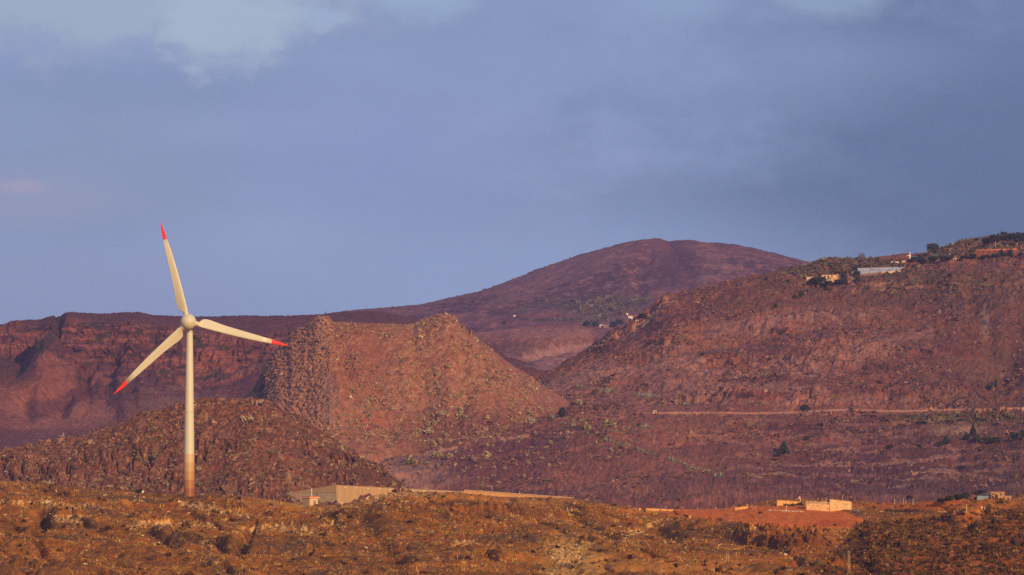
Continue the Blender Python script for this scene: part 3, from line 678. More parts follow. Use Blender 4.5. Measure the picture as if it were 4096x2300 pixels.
def paint_r(X, Y, U, V, Z):
    n1, n2, n3 = fbm(X, Y, 90, 4, seed=131), fbm(X, Y, 22, 5, 0.6, seed=132), fbm(X, Y, 6, 4, 0.7, seed=133)
    cl = sst(0, 26, V - cliff_top(U) + 10) * (1 - sst(0, 60, V - cliff_foot(U) + 40 * n2))
    c = np.zeros(X.shape + (3,), np.float32) + np.array((0.24, 0.085, 0.06), np.float32)
    c = mixc(c, (0.13, 0.052, 0.045), sst(-0.1, 0.3, n2 + 0.5 * n1) * 0.65)
    strat = fbm(X, Z * 7, 30, 4, 0.6, seed=134)
    c = mixc(c, (0.36, 0.13, 0.075), cl * sst(0.0, 0.4, strat + 0.3 * n3) * 0.8)
    c = mixc(c, (0.065, 0.038, 0.036), cl * sst(0.1, 0.35, fbm(X, Z * 3, 12, 4, 0.65, seed=135)) * 0.75)
    c = mixc(c, (0.17, 0.07, 0.055), sst(0, 1, cliff_top(U) - V) * 0.6)
    tal = sst(0, 50, V - cliff_foot(U))
    c = mixc(c, (0.38, 0.13, 0.065), ell(U, V, 170, 1540, 190, 110, 0.4, n2 * 0.3) * 0.9)
    c = mixc(c, (0.42, 0.16, 0.09), ell(U, V, 280, 1660, 290, 60, 0.5, n2 * 0.3) * 0.7)
    c = mixc(c, (0.13, 0.05, 0.045), (1 - sst(14, 34, seg_dist(U, V, [(330, 1490), (335, 1560), (270, 1612), (120, 1640)], 0.8) + n2 * 20)) * 0.7)
    c = mixc(c, (0.09, 0.048, 0.04), ell(U, V, 30, 1480, 130, 60, 0.5, n2 * 0.4) * 0.75)
    c = mixc(c, (0.075, 0.052, 0.04), (1 - sst(10, 26, seg_dist(U, V, [(232, 1262), (220, 1330), (160, 1400)], 0.8) + n2 * 20)) * 0.8)
    c = mixc(c, (0.40, 0.13, 0.065), ell(U, V, 860, 1470, 110, 60, 0.6, n2 * 0.9) * 0.9)
    c = mixc(c, (0.085, 0.045, 0.04), ell(U, V, 540, 1600, 60, 60, 0.6, n2 * 0.8) * 0.6)
    c = mixc(c, (0.34, 0.16, 0.10), ell(U, V, 700, 1610, 160, 50, 0.6, n2 * 0.9) * 0.6)
    c = mixc(c, (0.12, 0.05, 0.045), ell(U, V, 200, 1740, 320, 26, 0.6, n2 * 0.9) * 0.4)
    c = mixc(c, (0.34, 0.14, 0.09), ell(U, V, 160, 1760, 420, 50, 0.6, n3) * 0.3)
    c = mixc(c, (0.40, 0.16, 0.08), ell(U, V, 110, 1708, 80, 10, 0.5, n3 * 0.8) * 0.8)
    c = mixc(c, (0.055, 0.06, 0.03), sst(0.34, 0.46, fbm(X, Z * 2, 18, 4, seed=138)) * cl * 0.7)
    c = c * (1 + 0.35 * n3[..., None])
    return c
loft('cliff_ridge', -700, 2300, 3.2, [(3200, C([(-900, 2050), (2400, 2050)])), (3500, C([(-900, 1760), (0, 1770), (500, 1740), (1000, 1700), (2400, 1800)])), (3780, cliff_foot), (3850, cliff_top), (4060, crest_r),
                                      (4500, lambda u: crest_r(u) + 90), (4800, C([(-900, 2450), (2400, 2450)]))], [30, 130, 150, 60, 12, 8], disp_r, paint_r, M_FAR)

# --- far dome
crest_d = C([(-900, 1500), (0, 1420), (900, 1300), (1200, 1275), (1380, 1250), (1500, 1240), (1620, 1230), (1700, 1220), (1800, 1196), (1900, 1174), (2000, 1142), (2080, 1110), (2160, 1075), (2250, 1046), (2330, 1018), (2400, 1000), (2500, 972), (2560, 961),
             (2620, 955), (2700, 956), (2760, 963), (2850, 972), (2950, 982), (3050, 1002), (3150, 1028), (3260, 1056), (3400, 1100), (3600, 1170), (4000, 1300), (5000, 1500)])
def disp_d(X, Y, U, V, Z):
    d = (fbm(X, Y, 200, 4, seed=141) * 9 + 6 * ridged(X, Y * .35, 120, 3, seed=140)) * sst(0, 80, V - crest_d(U)) + fbm(X, Y, 20, 4, 0.55, seed=142) * 1.8
    d -= 5 * np.exp(-(seg_dist(U, V, [(2680, 985), (2740, 1060), (2780, 1140)], 0.7) / 30) ** 2)
    d -= 3 * np.exp(-(seg_dist(U, V, [(2600, 1030), (2560, 1110), (2560, 1180)], 0.7) / 26) ** 2)
    return d
def paint_d(X, Y, U, V, Z):
    n1, n2, n3 = fbm(X, Y, 200, 5, seed=143), fbm(X, Y, 50, 5, 0.6, seed=144), fbm(X, Y, 10, 4, 0.7, seed=145)
    c = np.zeros(X.shape + (3,), np.float32) + np.array((0.20, 0.078, 0.058), np.float32)
    c = mixc(c, (0.10, 0.045, 0.042), sst(-0.1, 0.3, n1 + 0.7 * n2) * 0.8)
    c = mixc(c, (0.34, 0.15, 0.10), sst(0.0, 0.4, n3 - 0.5 * n2) * 0.75)
    c = mixc(c, (0.30, 0.14, 0.10), sst(0, 1, 150 - np.abs(V - crest_d(U) - 40) * 3) * sst(1900, 2050, U) * (1 - sst(2400, 2600, U)) * 0.5)
    c = mixc(c, (0.10, 0.045, 0.045), ell(U, V, 2700, 1060, 70, 80, 0.7, n2 * 0.7) * 0.8)
    c = mixc(c, (0.36, 0.17, 0.11), ell(U, V, 2810, 1130, 20, 30, 0.6, n3) * 0.7 + ell(U, V, 2880, 1070, 60, 25, 0.6, n2) * 0.5)
    c = mixc(c, (0.10, 0.07, 0.05), ell(U, V, 2440, 1225, 140, 36, 0.5, n2 * 0.6) * 0.6 + ell(U, V, 2250, 1220, 150, 16, 0.5, n2 * 0.6) * 0.6)
    c = mixc(c, (0.17, 0.12, 0.065), ell(U, V, 2350, 1265, 110, 22, 0.5, n2 * 0.7) * 0.7 + ell(U, V, 2120, 1240, 50, 8, 0.5, n2 * 0.7) * 0.6)
    c = mixc(c, (0.06, 0.045, 0.035), ell(U, V, 2200, 1278, 110, 8, 0.5, n3 * 0.6) * 0.7)
    c = mixc(c, (0.22, 0.085, 0.065), ell(U, V, 2180, 1262, 110, 9, 0.5, n3 * 0.5) * 0.8)
    c = mixc(c, (0.42, 0.11, 0.055), (1 - sst(3, 7, seg_dist(U, V, [(2338, 1252), (2352, 1232), (2378, 1212), (2410, 1200)]))) * 0.9)
    c = mixc(c, (0.46, 0.15, 0.08), ell(U, V, 1650, 1279, 28, 3, 0.5) + ell(U, V, 1800, 1258, 60, 4, 0.5, n3) * 0.5 + ell(U, V, 2075, 1155, 25, 9, 0.5, n3) * 0.6)
    c = mixc(c, (0.07, 0.065, 0.04), ell(U, V, 1500, 1252, 40, 8, 0.6, n3 * 0.6) * 0.7)
    return c
loft('dome_hill', -700, 4600, 4.5, [(4600, C([(-900, 1700), (5000, 1700)])), (5200, C([(-900, 1560), (1500, 1420), (2000, 1380), (2500, 1380), (3500, 1450), (5000, 1560)])),
                                    (5650, lambda u: crest_d(u) + 0.72 * (C([(-900, 1540), (1500, 1320), (2000, 1290), (2500, 1310), (3500, 1400), (5000, 1540)])(u) - crest_d(u)).clip(6, 900)), (6250, crest_d),
                                    (7000, lambda u: crest_d(u) + 120), (7600, C([(-900, 2450), (5000, 2450)]))], [20, 90, 190, 14, 8], disp_d, paint_d, M_FAR)

# --- base ground out to the horizon
n_g = 60
gx = np.linspace(-7000, 7000, n_g); gy = np.linspace(-1500, 11000, n_g)
GX2, GY2 = np.meshgrid(gx, gy)
GZ2 = -16 + fbm(GX2, GY2, 900, 3, seed=150) * 2.0 - 4
gv = np.stack([GX2, GY2, GZ2], -1).reshape(-1, 3)
ii = np.arange((n_g - 1) * n_g).reshape(n_g - 1, n_g)[:, :-1].ravel()
g = put_mesh('ground', gv, np.stack([ii, ii + 1, ii + 1 + n_g, ii + n_g], -1), M_FAR, np.tile(np.array([[0.2, 0.09, 0.045]]), (len(gv), 1)))
g['kind'] = 'structure'
# ================================================================== objects
def obj_from(name, V, faces, mats, parent=None, midx=None, smooth=False):
    me = bpy.data.meshes.new(name)
    me.from_pydata([tuple(v) for v in V], [], [tuple(f) for f in faces])
    for m in (mats if isinstance(mats, (list, tuple)) else [mats]): me.materials.append(m)
    if midx is not None: me.polygons.foreach_set('material_index', midx)
    if smooth: me.polygons.foreach_set('use_smooth', [True] * len(me.polygons))
    me.update()
    o = bpy.data.objects.new(name, me); col.objects.link(o)
    if parent is not None: o.parent = parent
    return o
class MB:
    def __init__(s): s.v = []; s.f = []
    def add(s, v, f):
        b = len(s.v); s.v += [tuple(x) for x in v]; s.f += [tuple(b + i for i in q) for q in f]; return s
    def box(s, cx, cy, z0, w, d, h, yaw=0.0, taper=1.0):
        c_, s_ = math.cos(yaw), math.sin(yaw); v = []
        for k, z in ((1, z0), (taper, z0 + h)):
            for x, y in ((-1, -1), (1, -1), (1, 1), (-1, 1)):
                X, Y = x * w / 2 * k, y * d / 2 * k
                v.append((cx + X * c_ - Y * s_, cy + X * s_ + Y * c_, z))
        return s.add(v, [(0, 3, 2, 1), (4, 5, 6, 7), (0, 1, 5, 4), (1, 2, 6, 5), (2, 3, 7, 6), (3, 0, 4, 7)])
    def wall(s, a, b, z0, za, zb, th):
        """upright slab from a to b (plan points), tops za and zb"""
        a, b = Vector(a[:2]), Vector(b[:2]); n = (b - a).normalized(); n = Vector((-n.y, n.x)) * th / 2
        v = [(a - n).to_tuple() + (z0,), (b - n).to_tuple() + (z0,), (b + n).to_tuple() + (z0,), (a + n).to_tuple() + (z0,),
             (a - n).to_tuple() + (za,), (b - n).to_tuple() + (zb,), (b + n).to_tuple() + (zb,), (a + n).to_tuple() + (za,)]
        return s.add(v, [(0, 3, 2, 1), (4, 5, 6, 7), (0, 1, 5, 4), (1, 2, 6, 5), (2, 3, 7, 6), (3, 0, 4, 7)])
    def rod(s, p, q, r0, r1=None, n=8):
        p, q = Vector(p), Vector(q); r1 = r0 if r1 is None else r1
        d = (q - p).normalized(); u = d.orthogonal().normalized(); w = d.cross(u)
        v = [tuple(c + (u * math.cos(t) + w * math.sin(t)) * r) for c, r in ((p, r0), (q, r1)) for t in [2 * math.pi * i / n for i in range(n)]]
        f = [(i, (i + 1) % n, n + (i + 1) % n, n + i) for i in range(n)] + [tuple(range(n))[::-1], tuple(range(n, 2 * n))]
        return s.add(v, f)
    def build(s, name, mat, parent=None, smooth=False):
        return obj_from(name, s.v, s.f, mat, parent, smooth=smooth)
def empty(name, loc, label, cat, group=None):
    o = bpy.data.objects.new(name, None); col.objects.link(o); o.location = loc; o.empty_display_size = 0.5
    return tag(o, label, cat, group)
def tag(o, label, cat, group=None):
    o['label'] = label; o['category'] = cat
    if group: o['group'] = group
    return o
def local(parent): return parent.location
def origin(px, py, Y): return Vector(unproj(px, py, Y))
def loc_build(mb, name, mat, parent, smooth=False):
    L = parent.location
    mb.v = [(a - L.x, b - L.y, c_ - L.z) for a, b, c_ in mb.v]
    return mb.build(name, mat, parent, smooth)
def loc_thing(mb, name, mat, loc, label, cat, group=None, smooth=False):
    mb.v = [(a - loc.x, b - loc.y, c_ - loc.z) for a, b, c_ in mb.v]
    o = mb.build(name, mat, None, smooth); o.location = loc
    return tag(o, label, cat, group)

# ---- materials
m_white = principled('turbine_paint', (0.67, 0.59, 0.375), 0.42, 0.02, 0.15, 0.4, streak=True)
m_red = principled('signal_red_paint', (0.85, 0.035, 0.01), 0.45, 0.02, 0.3, 0.3)
bands = [principled('band_paint_%s' % n, c_, 0.32, 0.03, 0.2, 0.5, streak=True) for n, c_ in
         (('pale', (0.68, 0.43, 0.19)), ('light', (0.60, 0.34, 0.11)), ('mid', (0.52, 0.265, 0.07)), ('dark', (0.42, 0.16, 0.03)), ('deep', (0.33, 0.10, 0.016)))]
m_conc = principled('stained_concrete', (0.62, 0.36, 0.15), 0.9, 0.07, 0.38, 0.1, 0.02, streak=True)
m_conc2 = principled('grey_concrete', (0.50, 0.33, 0.18), 0.9, 0.08, 0.6, 0.1)
m_cap = principled('concrete_cap', (0.50, 0.29, 0.13), 0.9, 0.06, 0.8, 0.1)
m_plate = principled('pale_plate', (0.80, 0.62, 0.36), 0.8, 0.04)
m_cream = principled('cream_render', (0.72, 0.47, 0.24), 0.85, 0.05, 0.8)
m_block = principled('raw_block_wall', (0.74, 0.44, 0.20), 0.95, 0.12, 1.2, 0.05, 0.03)
m_ochre = principled('ochre_wall', (0.72, 0.36, 0.11), 0.95, 0.08, 0.8)
m_ltwall = principled('white_render', (0.80, 0.74, 0.62), 0.8, 0.05, 0.6)
m_tile = principled('red_roof', (0.60, 0.17, 0.07), 0.85, 0.1, 1.5)
m_dark = principled('dark_opening', (0.03, 0.025, 0.025), 0.8, 0.05)
m_door = principled('grey_door', (0.25, 0.24, 0.2), 0.6, 0.05)
m_metal = principled('grey_metal', (0.45, 0.45, 0.42), 0.5, 0.05)
m_wood = principled('weathered_wood', (0.55, 0.36, 0.18), 0.9, 0.1)
m_rust = principled('rusty_bar', (0.26, 0.12, 0.06), 0.8, 0.08)
m_sheet = principled('plastic_sheet', (0.60, 0.52, 0.46), 0.5, 0.05, 0.3)
m_blue = principled('blue_sheet', (0.22, 0.30, 0.36), 0.6, 0.1, 0.8)
m_teal = principled('teal_net', (0.035, 0.12, 0.11), 0.8, 0.1, 0.8)
m_terra = principled('terracotta_wall', (0.22, 0.068, 0.043), 0.9, 0.1, 0.8)
m_bark = principled('bark', (0.16, 0.10, 0.06), 0.95, 0.1, 2)
m_palebark = principled('pale_bark', (0.42, 0.27, 0.17), 0.95, 0.1, 2)
m_stone = principled('pale_stone', (0.62, 0.50, 0.34), 0.95, 0.12, 1.5)
m_boulder = principled('brown_boulder', (0.16, 0.07, 0.035), 0.95, 0.15, 1.2, 0.1, 0.1)
m_boulder2 = principled('tan_boulder', (0.55, 0.33, 0.16), 0.95, 0.15, 1.2, 0.1, 0.1)
m_pipe = principled('black_pipe', (0.05, 0.045, 0.04), 0.6, 0.05)
def leafmat(name, a, b_):
    m = bpy.data.materials.new(name); m.use_nodes = True; t = m.node_tree; b = t.nodes['Principled BSDF']
    b.inputs['Roughness'].default_value = 0.85; b.inputs['Specular IOR Level'].default_value = 0.15
    g_ = t.nodes.new('ShaderNodeNewGeometry'); oi = t.nodes.new('ShaderNodeObjectInfo')
    ad = t.nodes.new('ShaderNodeMath'); ad.operation = 'ADD'
    t.links.new(g_.outputs['Random Per Island'], ad.inputs[0]); t.links.new(oi.outputs['Random'], ad.inputs[1])
    fr = t.nodes.new('ShaderNodeMath'); fr.operation = 'MULTIPLY'; fr.inputs[1].default_value = 0.5; t.links.new(ad.outputs[0], fr.inputs[0])
    r = t.nodes.new('ShaderNodeValToRGB'); r.color_ramp.elements[0].color = (*a, 1); r.color_ramp.elements[1].color = (*b_, 1)
    r.color_ramp.elements[0].position = 0.2; r.color_ramp.elements[1].position = 0.8
    t.links.new(fr.outputs[0], r.inputs[0]); t.links.new(r.outputs[0], b.inputs['Base Color'])
    return m
m_ever = leafmat('evergreen_leaves', (0.028, 0.036, 0.018), (0.06, 0.068, 0.028))
m_green = leafmat('green_leaves', (0.08, 0.095, 0.03), (0.15, 0.15, 0.05))
m_spurge = leafmat('spurge_leaves', (0.33, 0.23, 0.11), (0.50, 0.37, 0.19))
m_spurgeg = leafmat('green_spurge_leaves', (0.26, 0.22, 0.07), (0.42, 0.35, 0.12))
m_yellow = leafmat('yellow_shrub_leaves', (0.34, 0.19, 0.02), (0.55, 0.33, 0.035))
m_brownb = leafmat('dry_shrub_twigs', (0.14, 0.07, 0.03), (0.28, 0.15, 0.055))
m_olive = leafmat('olive_shrub_leaves', (0.11, 0.065, 0.012), (0.20, 0.12, 0.02))
m_agave = leafmat('agave_leaves', (0.18, 0.21, 0.13), (0.34, 0.35, 0.22))

# ---- wind turbine
base = seat(756, 1984); YT = base.y; s = YT / F
m_seam = principled('tower_seam', (0.50, 0.45, 0.33), 0.6, 0.03)
tur = empty('wind_turbine', base, 'tall white three bladed wind turbine with red blade tips and brown banded tower foot', 'wind turbine')
top = origin(756, 1322, YT); Ht = top.z - base.z + 2
def rad_px(v): return float(np.interp(v, [1322, 1500, 1650, 1800, 1900, 2000], [12.6, 15.8, 18.0, 20.2, 21.4, 22.3]))
V_, F_, mi = [], [], []
lev = [2010, 1981] + [1954, 1920, 1886, 1850, 1816] + list(np.linspace(1790, 1322, 22))
nseg = 64
for i, py in enumerate(lev):
    z = origin(756, py, YT).z - base.z; r = rad_px(py) * s
    for k in range(nseg):
        t = 2 * math.pi * k / nseg; V_.append((r * math.cos(t), r * math.sin(t), z))
for i in range(len(lev) - 1):
    for k in range(nseg):
        F_.append((i * nseg + k, i * nseg + (k + 1) % nseg, (i + 1) * nseg + (k + 1) % nseg, (i + 1) * nseg + k))
        mi.append({0: 5, 1: 5, 2: 4, 3: 3, 4: 2, 5: 1}.get(i, 0))
tw = obj_from('tower', V_, F_, [m_white] + bands, tur, mi, True)
for py in (1330, 1650):
    z = origin(756, py, YT).z - base.z; r = rad_px(py) * s * 1.012
    MB().rod((0, 0, z), (0, 0, z + 0.25), r, r, 48).build('flange_ring', m_seam, tw, True)
hub_c = origin(753.5, 1287, YT - 4.2) - base
def lathe_y(prof, cen, n=40):
    v, f = [], []
    for (y, r) in prof:
        for k in range(n):
            t = 2 * math.pi * k / n; v.append((cen.x + r * math.cos(t), cen.y + y, cen.z + r * math.sin(t)))
    for i in range(len(prof) - 1):
        for k in range(n):
            f.append((i * n + k, i * n + (k + 1) % n, (i + 1) * n + (k + 1) % n, (i + 1) * n + k))
    return v, f
rh = 31.5 * s
prof = [(-rh * math.cos(a_) * 1.1, rh * math.sin(a_)) for a_ in np.linspace(0.001, math.pi * 0.62, 18)]
v, f = lathe_y(prof, hub_c); hub = obj_from('hub', v, f, m_white, tur, smooth=True)
prof = [(0.9 + t * 8.0, rh * 0.93 * math.sqrt(max(0.0, 1 - max(0, t - 0.15) ** 2 / 0.7225)) if t < 1 else 0.01) for t in np.linspace(0, 1, 16)]
v, f = lathe_y(prof, hub_c); nac = obj_from('nacelle', v, f, m_white, tur, smooth=True)
mast = MB(); mast.rod((hub_c.x, hub_c.y + 6, hub_c.z + rh * .7), (hub_c.x, hub_c.y + 6, hub_c.z + rh * .7 + 1.4), 0.06); mast.build('wind_vane', m_metal, nac)
PR = [  # r, lead, trail, thick (photo pixels), twist degrees
    (38, 9, 9, 18, 0), (43, 9.5, 10, 18, 6), (48, 10, 18, 17.5, 22), (56, 10.5, 25, 17, 28), (70, 10.5, 28, 16, 27), (88, 11, 27, 15, 24), (115, 11.5, 23.5, 13, 20), (150, 12, 20, 11, 15),
    (200, 12, 17.5, 9, 10), (250, 11, 15, 7.2, 6), (300, 9, 12.5, 5.5, 4), (343, 6.4, 10.6, 4.2, 2), (345, 6.4, 10.5, 4.2, 2), (370, 4.6, 8.6, 3.2, 1), (392, 2.6, 6.2, 2.4, 0), (404, 1.0, 4.2, 1.8, 0), (411, -0.6, 2.2, 1.0, 0), (414, -1.2, 1.4, 0.3, 0)]
def blade_mesh(i0, i1, cap):
    v, f = [], []; n = 28
    rows_ = PR[i0:i1]
    for (r, le, tr, th, tws) in rows_:
        tws = R(tws); ch = le + tr
        round_ = float(np.clip((52 - r) / 12, 0, 1))
        for k in range(n):
            a_ = 2 * math.pi * k / n
            u = (1 - math.cos(a_)) / 2                    # 0 at the leading edge, 1 at the trailing edge
            foil = th * 1.35 * (math.sqrt(max(u, 0)) * 1.0 - 0.45 * u - 1.1 * u * u + 0.55 * u ** 3) * 1.05
            yy = foil * (1 if math.sin(a_) >= 0 else -0.75)
            x = le - ch * u
            xr = (le - tr) / 2 + ch / 2 * math.cos(a_); yr = th / 2 * math.sin(a_)
            x = x * (1 - round_) + xr * round_; yy = yy * (1 - round_) + yr * round_
            dx = x - le * 0.3
            X_ = x; Y_ = yy * math.cos(tws) - (dx * math.tan(tws) * 0.75)
            v.append((X_ * s, Y_ * s, r * s))
    m_ = len(rows_)
    for i in range(m_ - 1):
        for k in range(n):
            f.append((i * n + k, i * n + (k + 1) % n, (i + 1) * n + (k + 1) % n, (i + 1) * n + k))
    f.append(tuple(range(n))[::-1]); f.append(tuple(range((m_ - 1) * n, m_ * n)))
    return v, f
v1, f1 = blade_mesh(0, 12, True); v2, f2 = blade_mesh(11, 18, True)
bl0 = obj_from('blade', v1, f1, m_white, tur, smooth=True)
tip0 = obj_from('blade_tip', v2, f2, m_red, bl0, smooth=True)
cm = MB(); cm.rod((0, 0, 26 * s), (0, 0, 37.5 * s), 10.4 * s, 10.4 * s, 32); cm.rod((0, 0, 37.2 * s), (0, 0, 39.5 * s), 9.0 * s, 9.0 * s, 32)
col0 = cm.build('blade_collar', m_white, bl0, True)
sm = MB(); sm.box(-13 * s, -6.0 * s, 84 * s, 0.9, 0.06, 0.05); 
for o_, lbl in ((tip0, 'red painted blade tip'),): o_['label'] = lbl
for i, a_ in enumerate((-15.6, 103.7, 225.9)):
    if i == 0: b, ch = bl0, []
    else:
        b = bl0.copy(); col.objects.link(b); b.parent = tur
        for o_ in (tip0, col0):
            c2 = o_.copy(); col.objects.link(c2); c2.parent = b
    b.location = hub_c; b.rotation_euler = (0, R(a_), 0)

# ---- concrete reservoir
YA = 1752.0
A0 = seat(1350, 2014)
YA = max(A0.y, 1735.0)
A = origin(1350, 1941, YA); B = origin(1148, 1973, YA + 17); ztop = A.z
Yc = YA * (2400 - 1941) / (2400 - 1967.0); Cc = origin(1858, 1967.0, Yc)
zb = A0.z - 3
D = Vector((B.x + Cc.x - A.x, B.y + Cc.y - A.y, B.z))
res = empty('water_reservoir', Vector((A.x, A.y, A0.z)), 'large open concrete reservoir with streaked ochre walls on the crest beside the turbine', 'reservoir')
loc_build(MB().wall(A, Cc, zb, A.z, Cc.z, 0.4), 'long_wall', m_conc, res)
loc_build(MB().wall(B, (A.x - 0.2, A.y), zb, B.z, A.z - 0.004, 0.4), 'short_wall', m_conc2, res)
loc_build(MB().wall(B, D, zb, B.z, D.z, 0.4).wall(D, Cc, zb, D.z, Cc.z, 0.4), 'back_wall', m_conc2, res)
loc_build(MB().wall(A, Cc, A.z, A.z + 0.16, Cc.z + 0.16, 0.6), 'long_coping', m_cap, res)
loc_build(MB().wall(B, (A.x - 0.3, A.y), B.z, B.z + 0.17, A.z + 0.17, 0.62), 'short_coping', m_cap, res)
dAC = (Vector(Cc[:2]) - Vector(A[:2])); nAC = Vector((dAC.y, -dAC.x)).normalized()
for px in (1379, 1421, 1465, 1510, 1553, 1598, 1643, 1688):
    t = (px - 1350) / (1858 - 1350); y_ = YA + (Yc - YA) * t; 
    p = origin(px, 0, y_); q = Vector(A[:2]).lerp(Vector(Cc[:2]), t)
    q = Vector(A[:2]) + dAC * t
    L0 = q + nAC * 0.22; e = dAC.normalized()
    loc_build(MB().wall(L0 - e * 1.15, L0 + e * 1.15, A.z - 0.95, A.z - 0.5, A.z - 0.5, 0.06), 'vent_plate', m_plate, res)
e2 = (Vector(A[:2]) - Vector(B[:2])); n2_ = Vector((e2.y, -e2.x)).normalized(); e2n = e2.normalized()
q = Vector(B[:2]) + e2 * 0.83 + n2_ * 0.21
loc_build(MB().wall(q - e2n * 0.5, q + e2n * 0.5, A.z - 1.0, A.z - 0.62, A.z - 0.62, 0.06), 'overflow_opening', m_dark, res)
pb = MB(); pts = [(0.545, A.z - 0.9), (0.56, A.z - 2.0), (0.61, A.z - 3.0), (0.62, A.z - 5.6)]
for (t0, z0), (t1, z1) in zip(pts[:-1], pts[1:]):
    a_ = Vector(B[:2]) + e2 * t0 + n2_ * 0.3; b_ = Vector(B[:2]) + e2 * t1 + n2_ * 0.3
    pb.rod((*a_, z0), (*b_, z1), 0.09)
loc_build(pb, 'black_hose', m_pipe, res)
fb = MB(); q = Vector(A[:2]); fb.box(q.x + 0.6, q.y + 0.2, A0.z - 1.5, 2.2, 2.0, 1.9, 0.9); loc_build(fb, 'footing', m_cream, res)
# second lower tank wall behind the rubble
P1 = origin(1860, 1961.5, 1850); P2 = origin(2292, 1992, 1850 * (2400 - 1961.5) / (2400 - 1992))
w2 = empty('long_low_wall', Vector((P1.x, P1.y, P1.z - 6)), 'long low ochre concrete wall sinking behind the rubble right of the reservoir', 'wall')
loc_build(MB().wall(P1, P2, P1.z - 7, P1.z, P2.z, 0.5), 'wall_panel', m_ochre, w2)
loc_build(MB().wall(P1, P2, P1.z, P1.z + 0.22, P2.z + 0.22, 0.9), 'coping', m_cream, w2)
# pump box and pole on it
p = seat(2078, 1985); mb = MB(); mb.rod(p - Vector((0, 0, .5)), p + Vector((0, 0, 2.2)), 0.12)
pbx = empty('valve_stand', p, 'dark metal valve box on a short pale post in front of the low wall', 'valve box')
loc_build(mb, 'post', m_metal, pbx)
loc_build(MB().box(p.x - 1.1, p.y, p.z + 1.6, 1.7, 0.8, 0.55, 0.1), 'box', m_dark, pbx)
loc_build(MB().rod((p.x - 1.6, p.y, p.z - .3), (p.x - 1.6, p.y, p.z + 1.6), 0.06), 'leg', m_dark, pbx)

# ---- pump hut
h0 = seat(1239, 2022); a = h0.copy(); lw = a + Vector((-31 * s, 2.6, 0)); rw = a + Vector((31 * s, 2.4, 0)); bk = lw + rw - a
hut = empty('pump_hut', a, 'small tan walled pump hut with flat red tiled roof beside the reservoir', 'hut')
zt = a.z + 2.45; zb = a.z - 1.5
loc_build(MB().wall(a, rw, zb, zt, zt, 0.2).wall(rw, bk, zb, zt, zt, 0.2).wall(bk, lw, zb, zt, zt, 0.2), 'wall', m_cream, hut)
loc_build(MB().wall(lw + Vector((0.02, -.02, 0)), a + Vector((-.1, 0, 0)), zb, zt - 0.004, zt - 0.004, 0.2), 'side_wall', m_conc2, hut)
cen = (lw + rw) / 2
def quad_prism(pts, z0, z1, name, mat, parent):
    mb = MB(); v = [(p_.x, p_.y, z) for z in (z0, z1) for p_ in pts]; n = len(pts)
    mb.add(v, [tuple(range(n))[::-1], tuple(range(n, 2 * n))] + [(i, (i + 1) % n, n + (i + 1) % n, n + i) for i in range(n)])
    return loc_build(mb, name, mat, parent)
def grow(pts, k): 
    c_ = sum(pts, Vector((0, 0, 0))) / len(pts); return [c_ + (p_ - c_) * k for p_ in pts]
rf = quad_prism(grow([a, rw, bk, lw], 1.28), zt, zt + 0.28, 'roof', m_cream, hut)
quad_prism([Vector((p_.x - a.x, p_.y - a.y, 0)) + a for p_ in grow([a, rw, bk, lw], 1.2)], zt + 0.28, zt + 0.62, 'roof_tiles', m_tile, hut)
dv = (rw - a); dn = Vector((dv.y, -dv.x, 0)).normalized()
d0 = a + dv * 0.42 + dn * 0.12; d1 = a + dv * 0.70 + dn * 0.12
loc_build(MB().wall(d0, d1, a.z - 0.3, a.z + 1.7, a.z + 1.7, 0.08), 'door', m_door, hut)
vp = a + dv * 0.2 + Vector((0, 2.0, 0))
loc_thing(MB().rod((vp.x, vp.y, zt + .6), (vp.x, vp.y, zt + 3.3), 0.13), 'vent_pole', m_ltwall, Vector((vp.x, vp.y, zt + .6)), 'white upright pole rising from the pump hut roof', 'pole')
# little white dish on the crest left of the turbine
p = seat(570, 1973)
dish = empty('satellite_dish', p, 'small tilted white oval dish on the crest left of the turbine', 'dish')
v, f = lathe_y([(0.12, 0.02), (0.09, 0.2), (0.03, 0.36), (-0.08, 0.5)], Vector((0, 0, 0)), 20)
d_ = obj_from('reflector', v, f, m_ltwall, dish, smooth=True); d_.location = (0, 0, 0.62); d_.rotation_euler = (0.15, -0.35, 0.5); d_.scale = (0.75, 1, 1.2)
MB().rod((0, 0.15, -0.4), (0, 0.15, 0.6), 0.05).build('mast', m_metal, dish)

# ---- half built block house with bars on the right of the red bank
def P(px, py, Y): return origin(px, py, Y)
bp = seat(3310, 2046); Yb = bp.y; sb = Yb / F
hs = empty('unfinished_block_building', bp, 'roofless pale block building on the red bank with bars sticking up from its walls', 'building')
l0, l1 = P(3227, 2003, Yb + 1.5), P(3319, 2009, Yb); r0, r1 = P(3319, 1997, Yb - .3), P(3401, 2006, Yb + 0.5)
zb = bp.z - 1.6
back = Vector((0.8, 5.5, 0))
loc_build(MB().wall(l0, l1 - Vector((.15, 0, 0)), zb, l0.z - 0.95, l1.z - 0.95, 0.3), 'lower_wall', m_block, hs)
loc_build(MB().wall(l0, l1 - Vector((.15, 0, 0)), l0.z - 0.95, l0.z, l1.z, 0.24), 'parapet', m_conc2, hs)
loc_build(MB().wall(r0, r1, zb, r0.z, r1.z, 0.3), 'front_wall', m_block, hs)
loc_build(MB().wall(r1 + Vector((.16, .1, 0)), r1 + back, zb, r1.z - .05, r1.z, 0.3).wall(l0 + Vector((-.16, .1, 0)), l0 + back, zb, l0.z - .05, l0.z, 0.3).wall(l0 + back, r1 + back, zb, l0.z - .1, r1.z - .1, 0.3), 'rear_wall', m_block, hs)
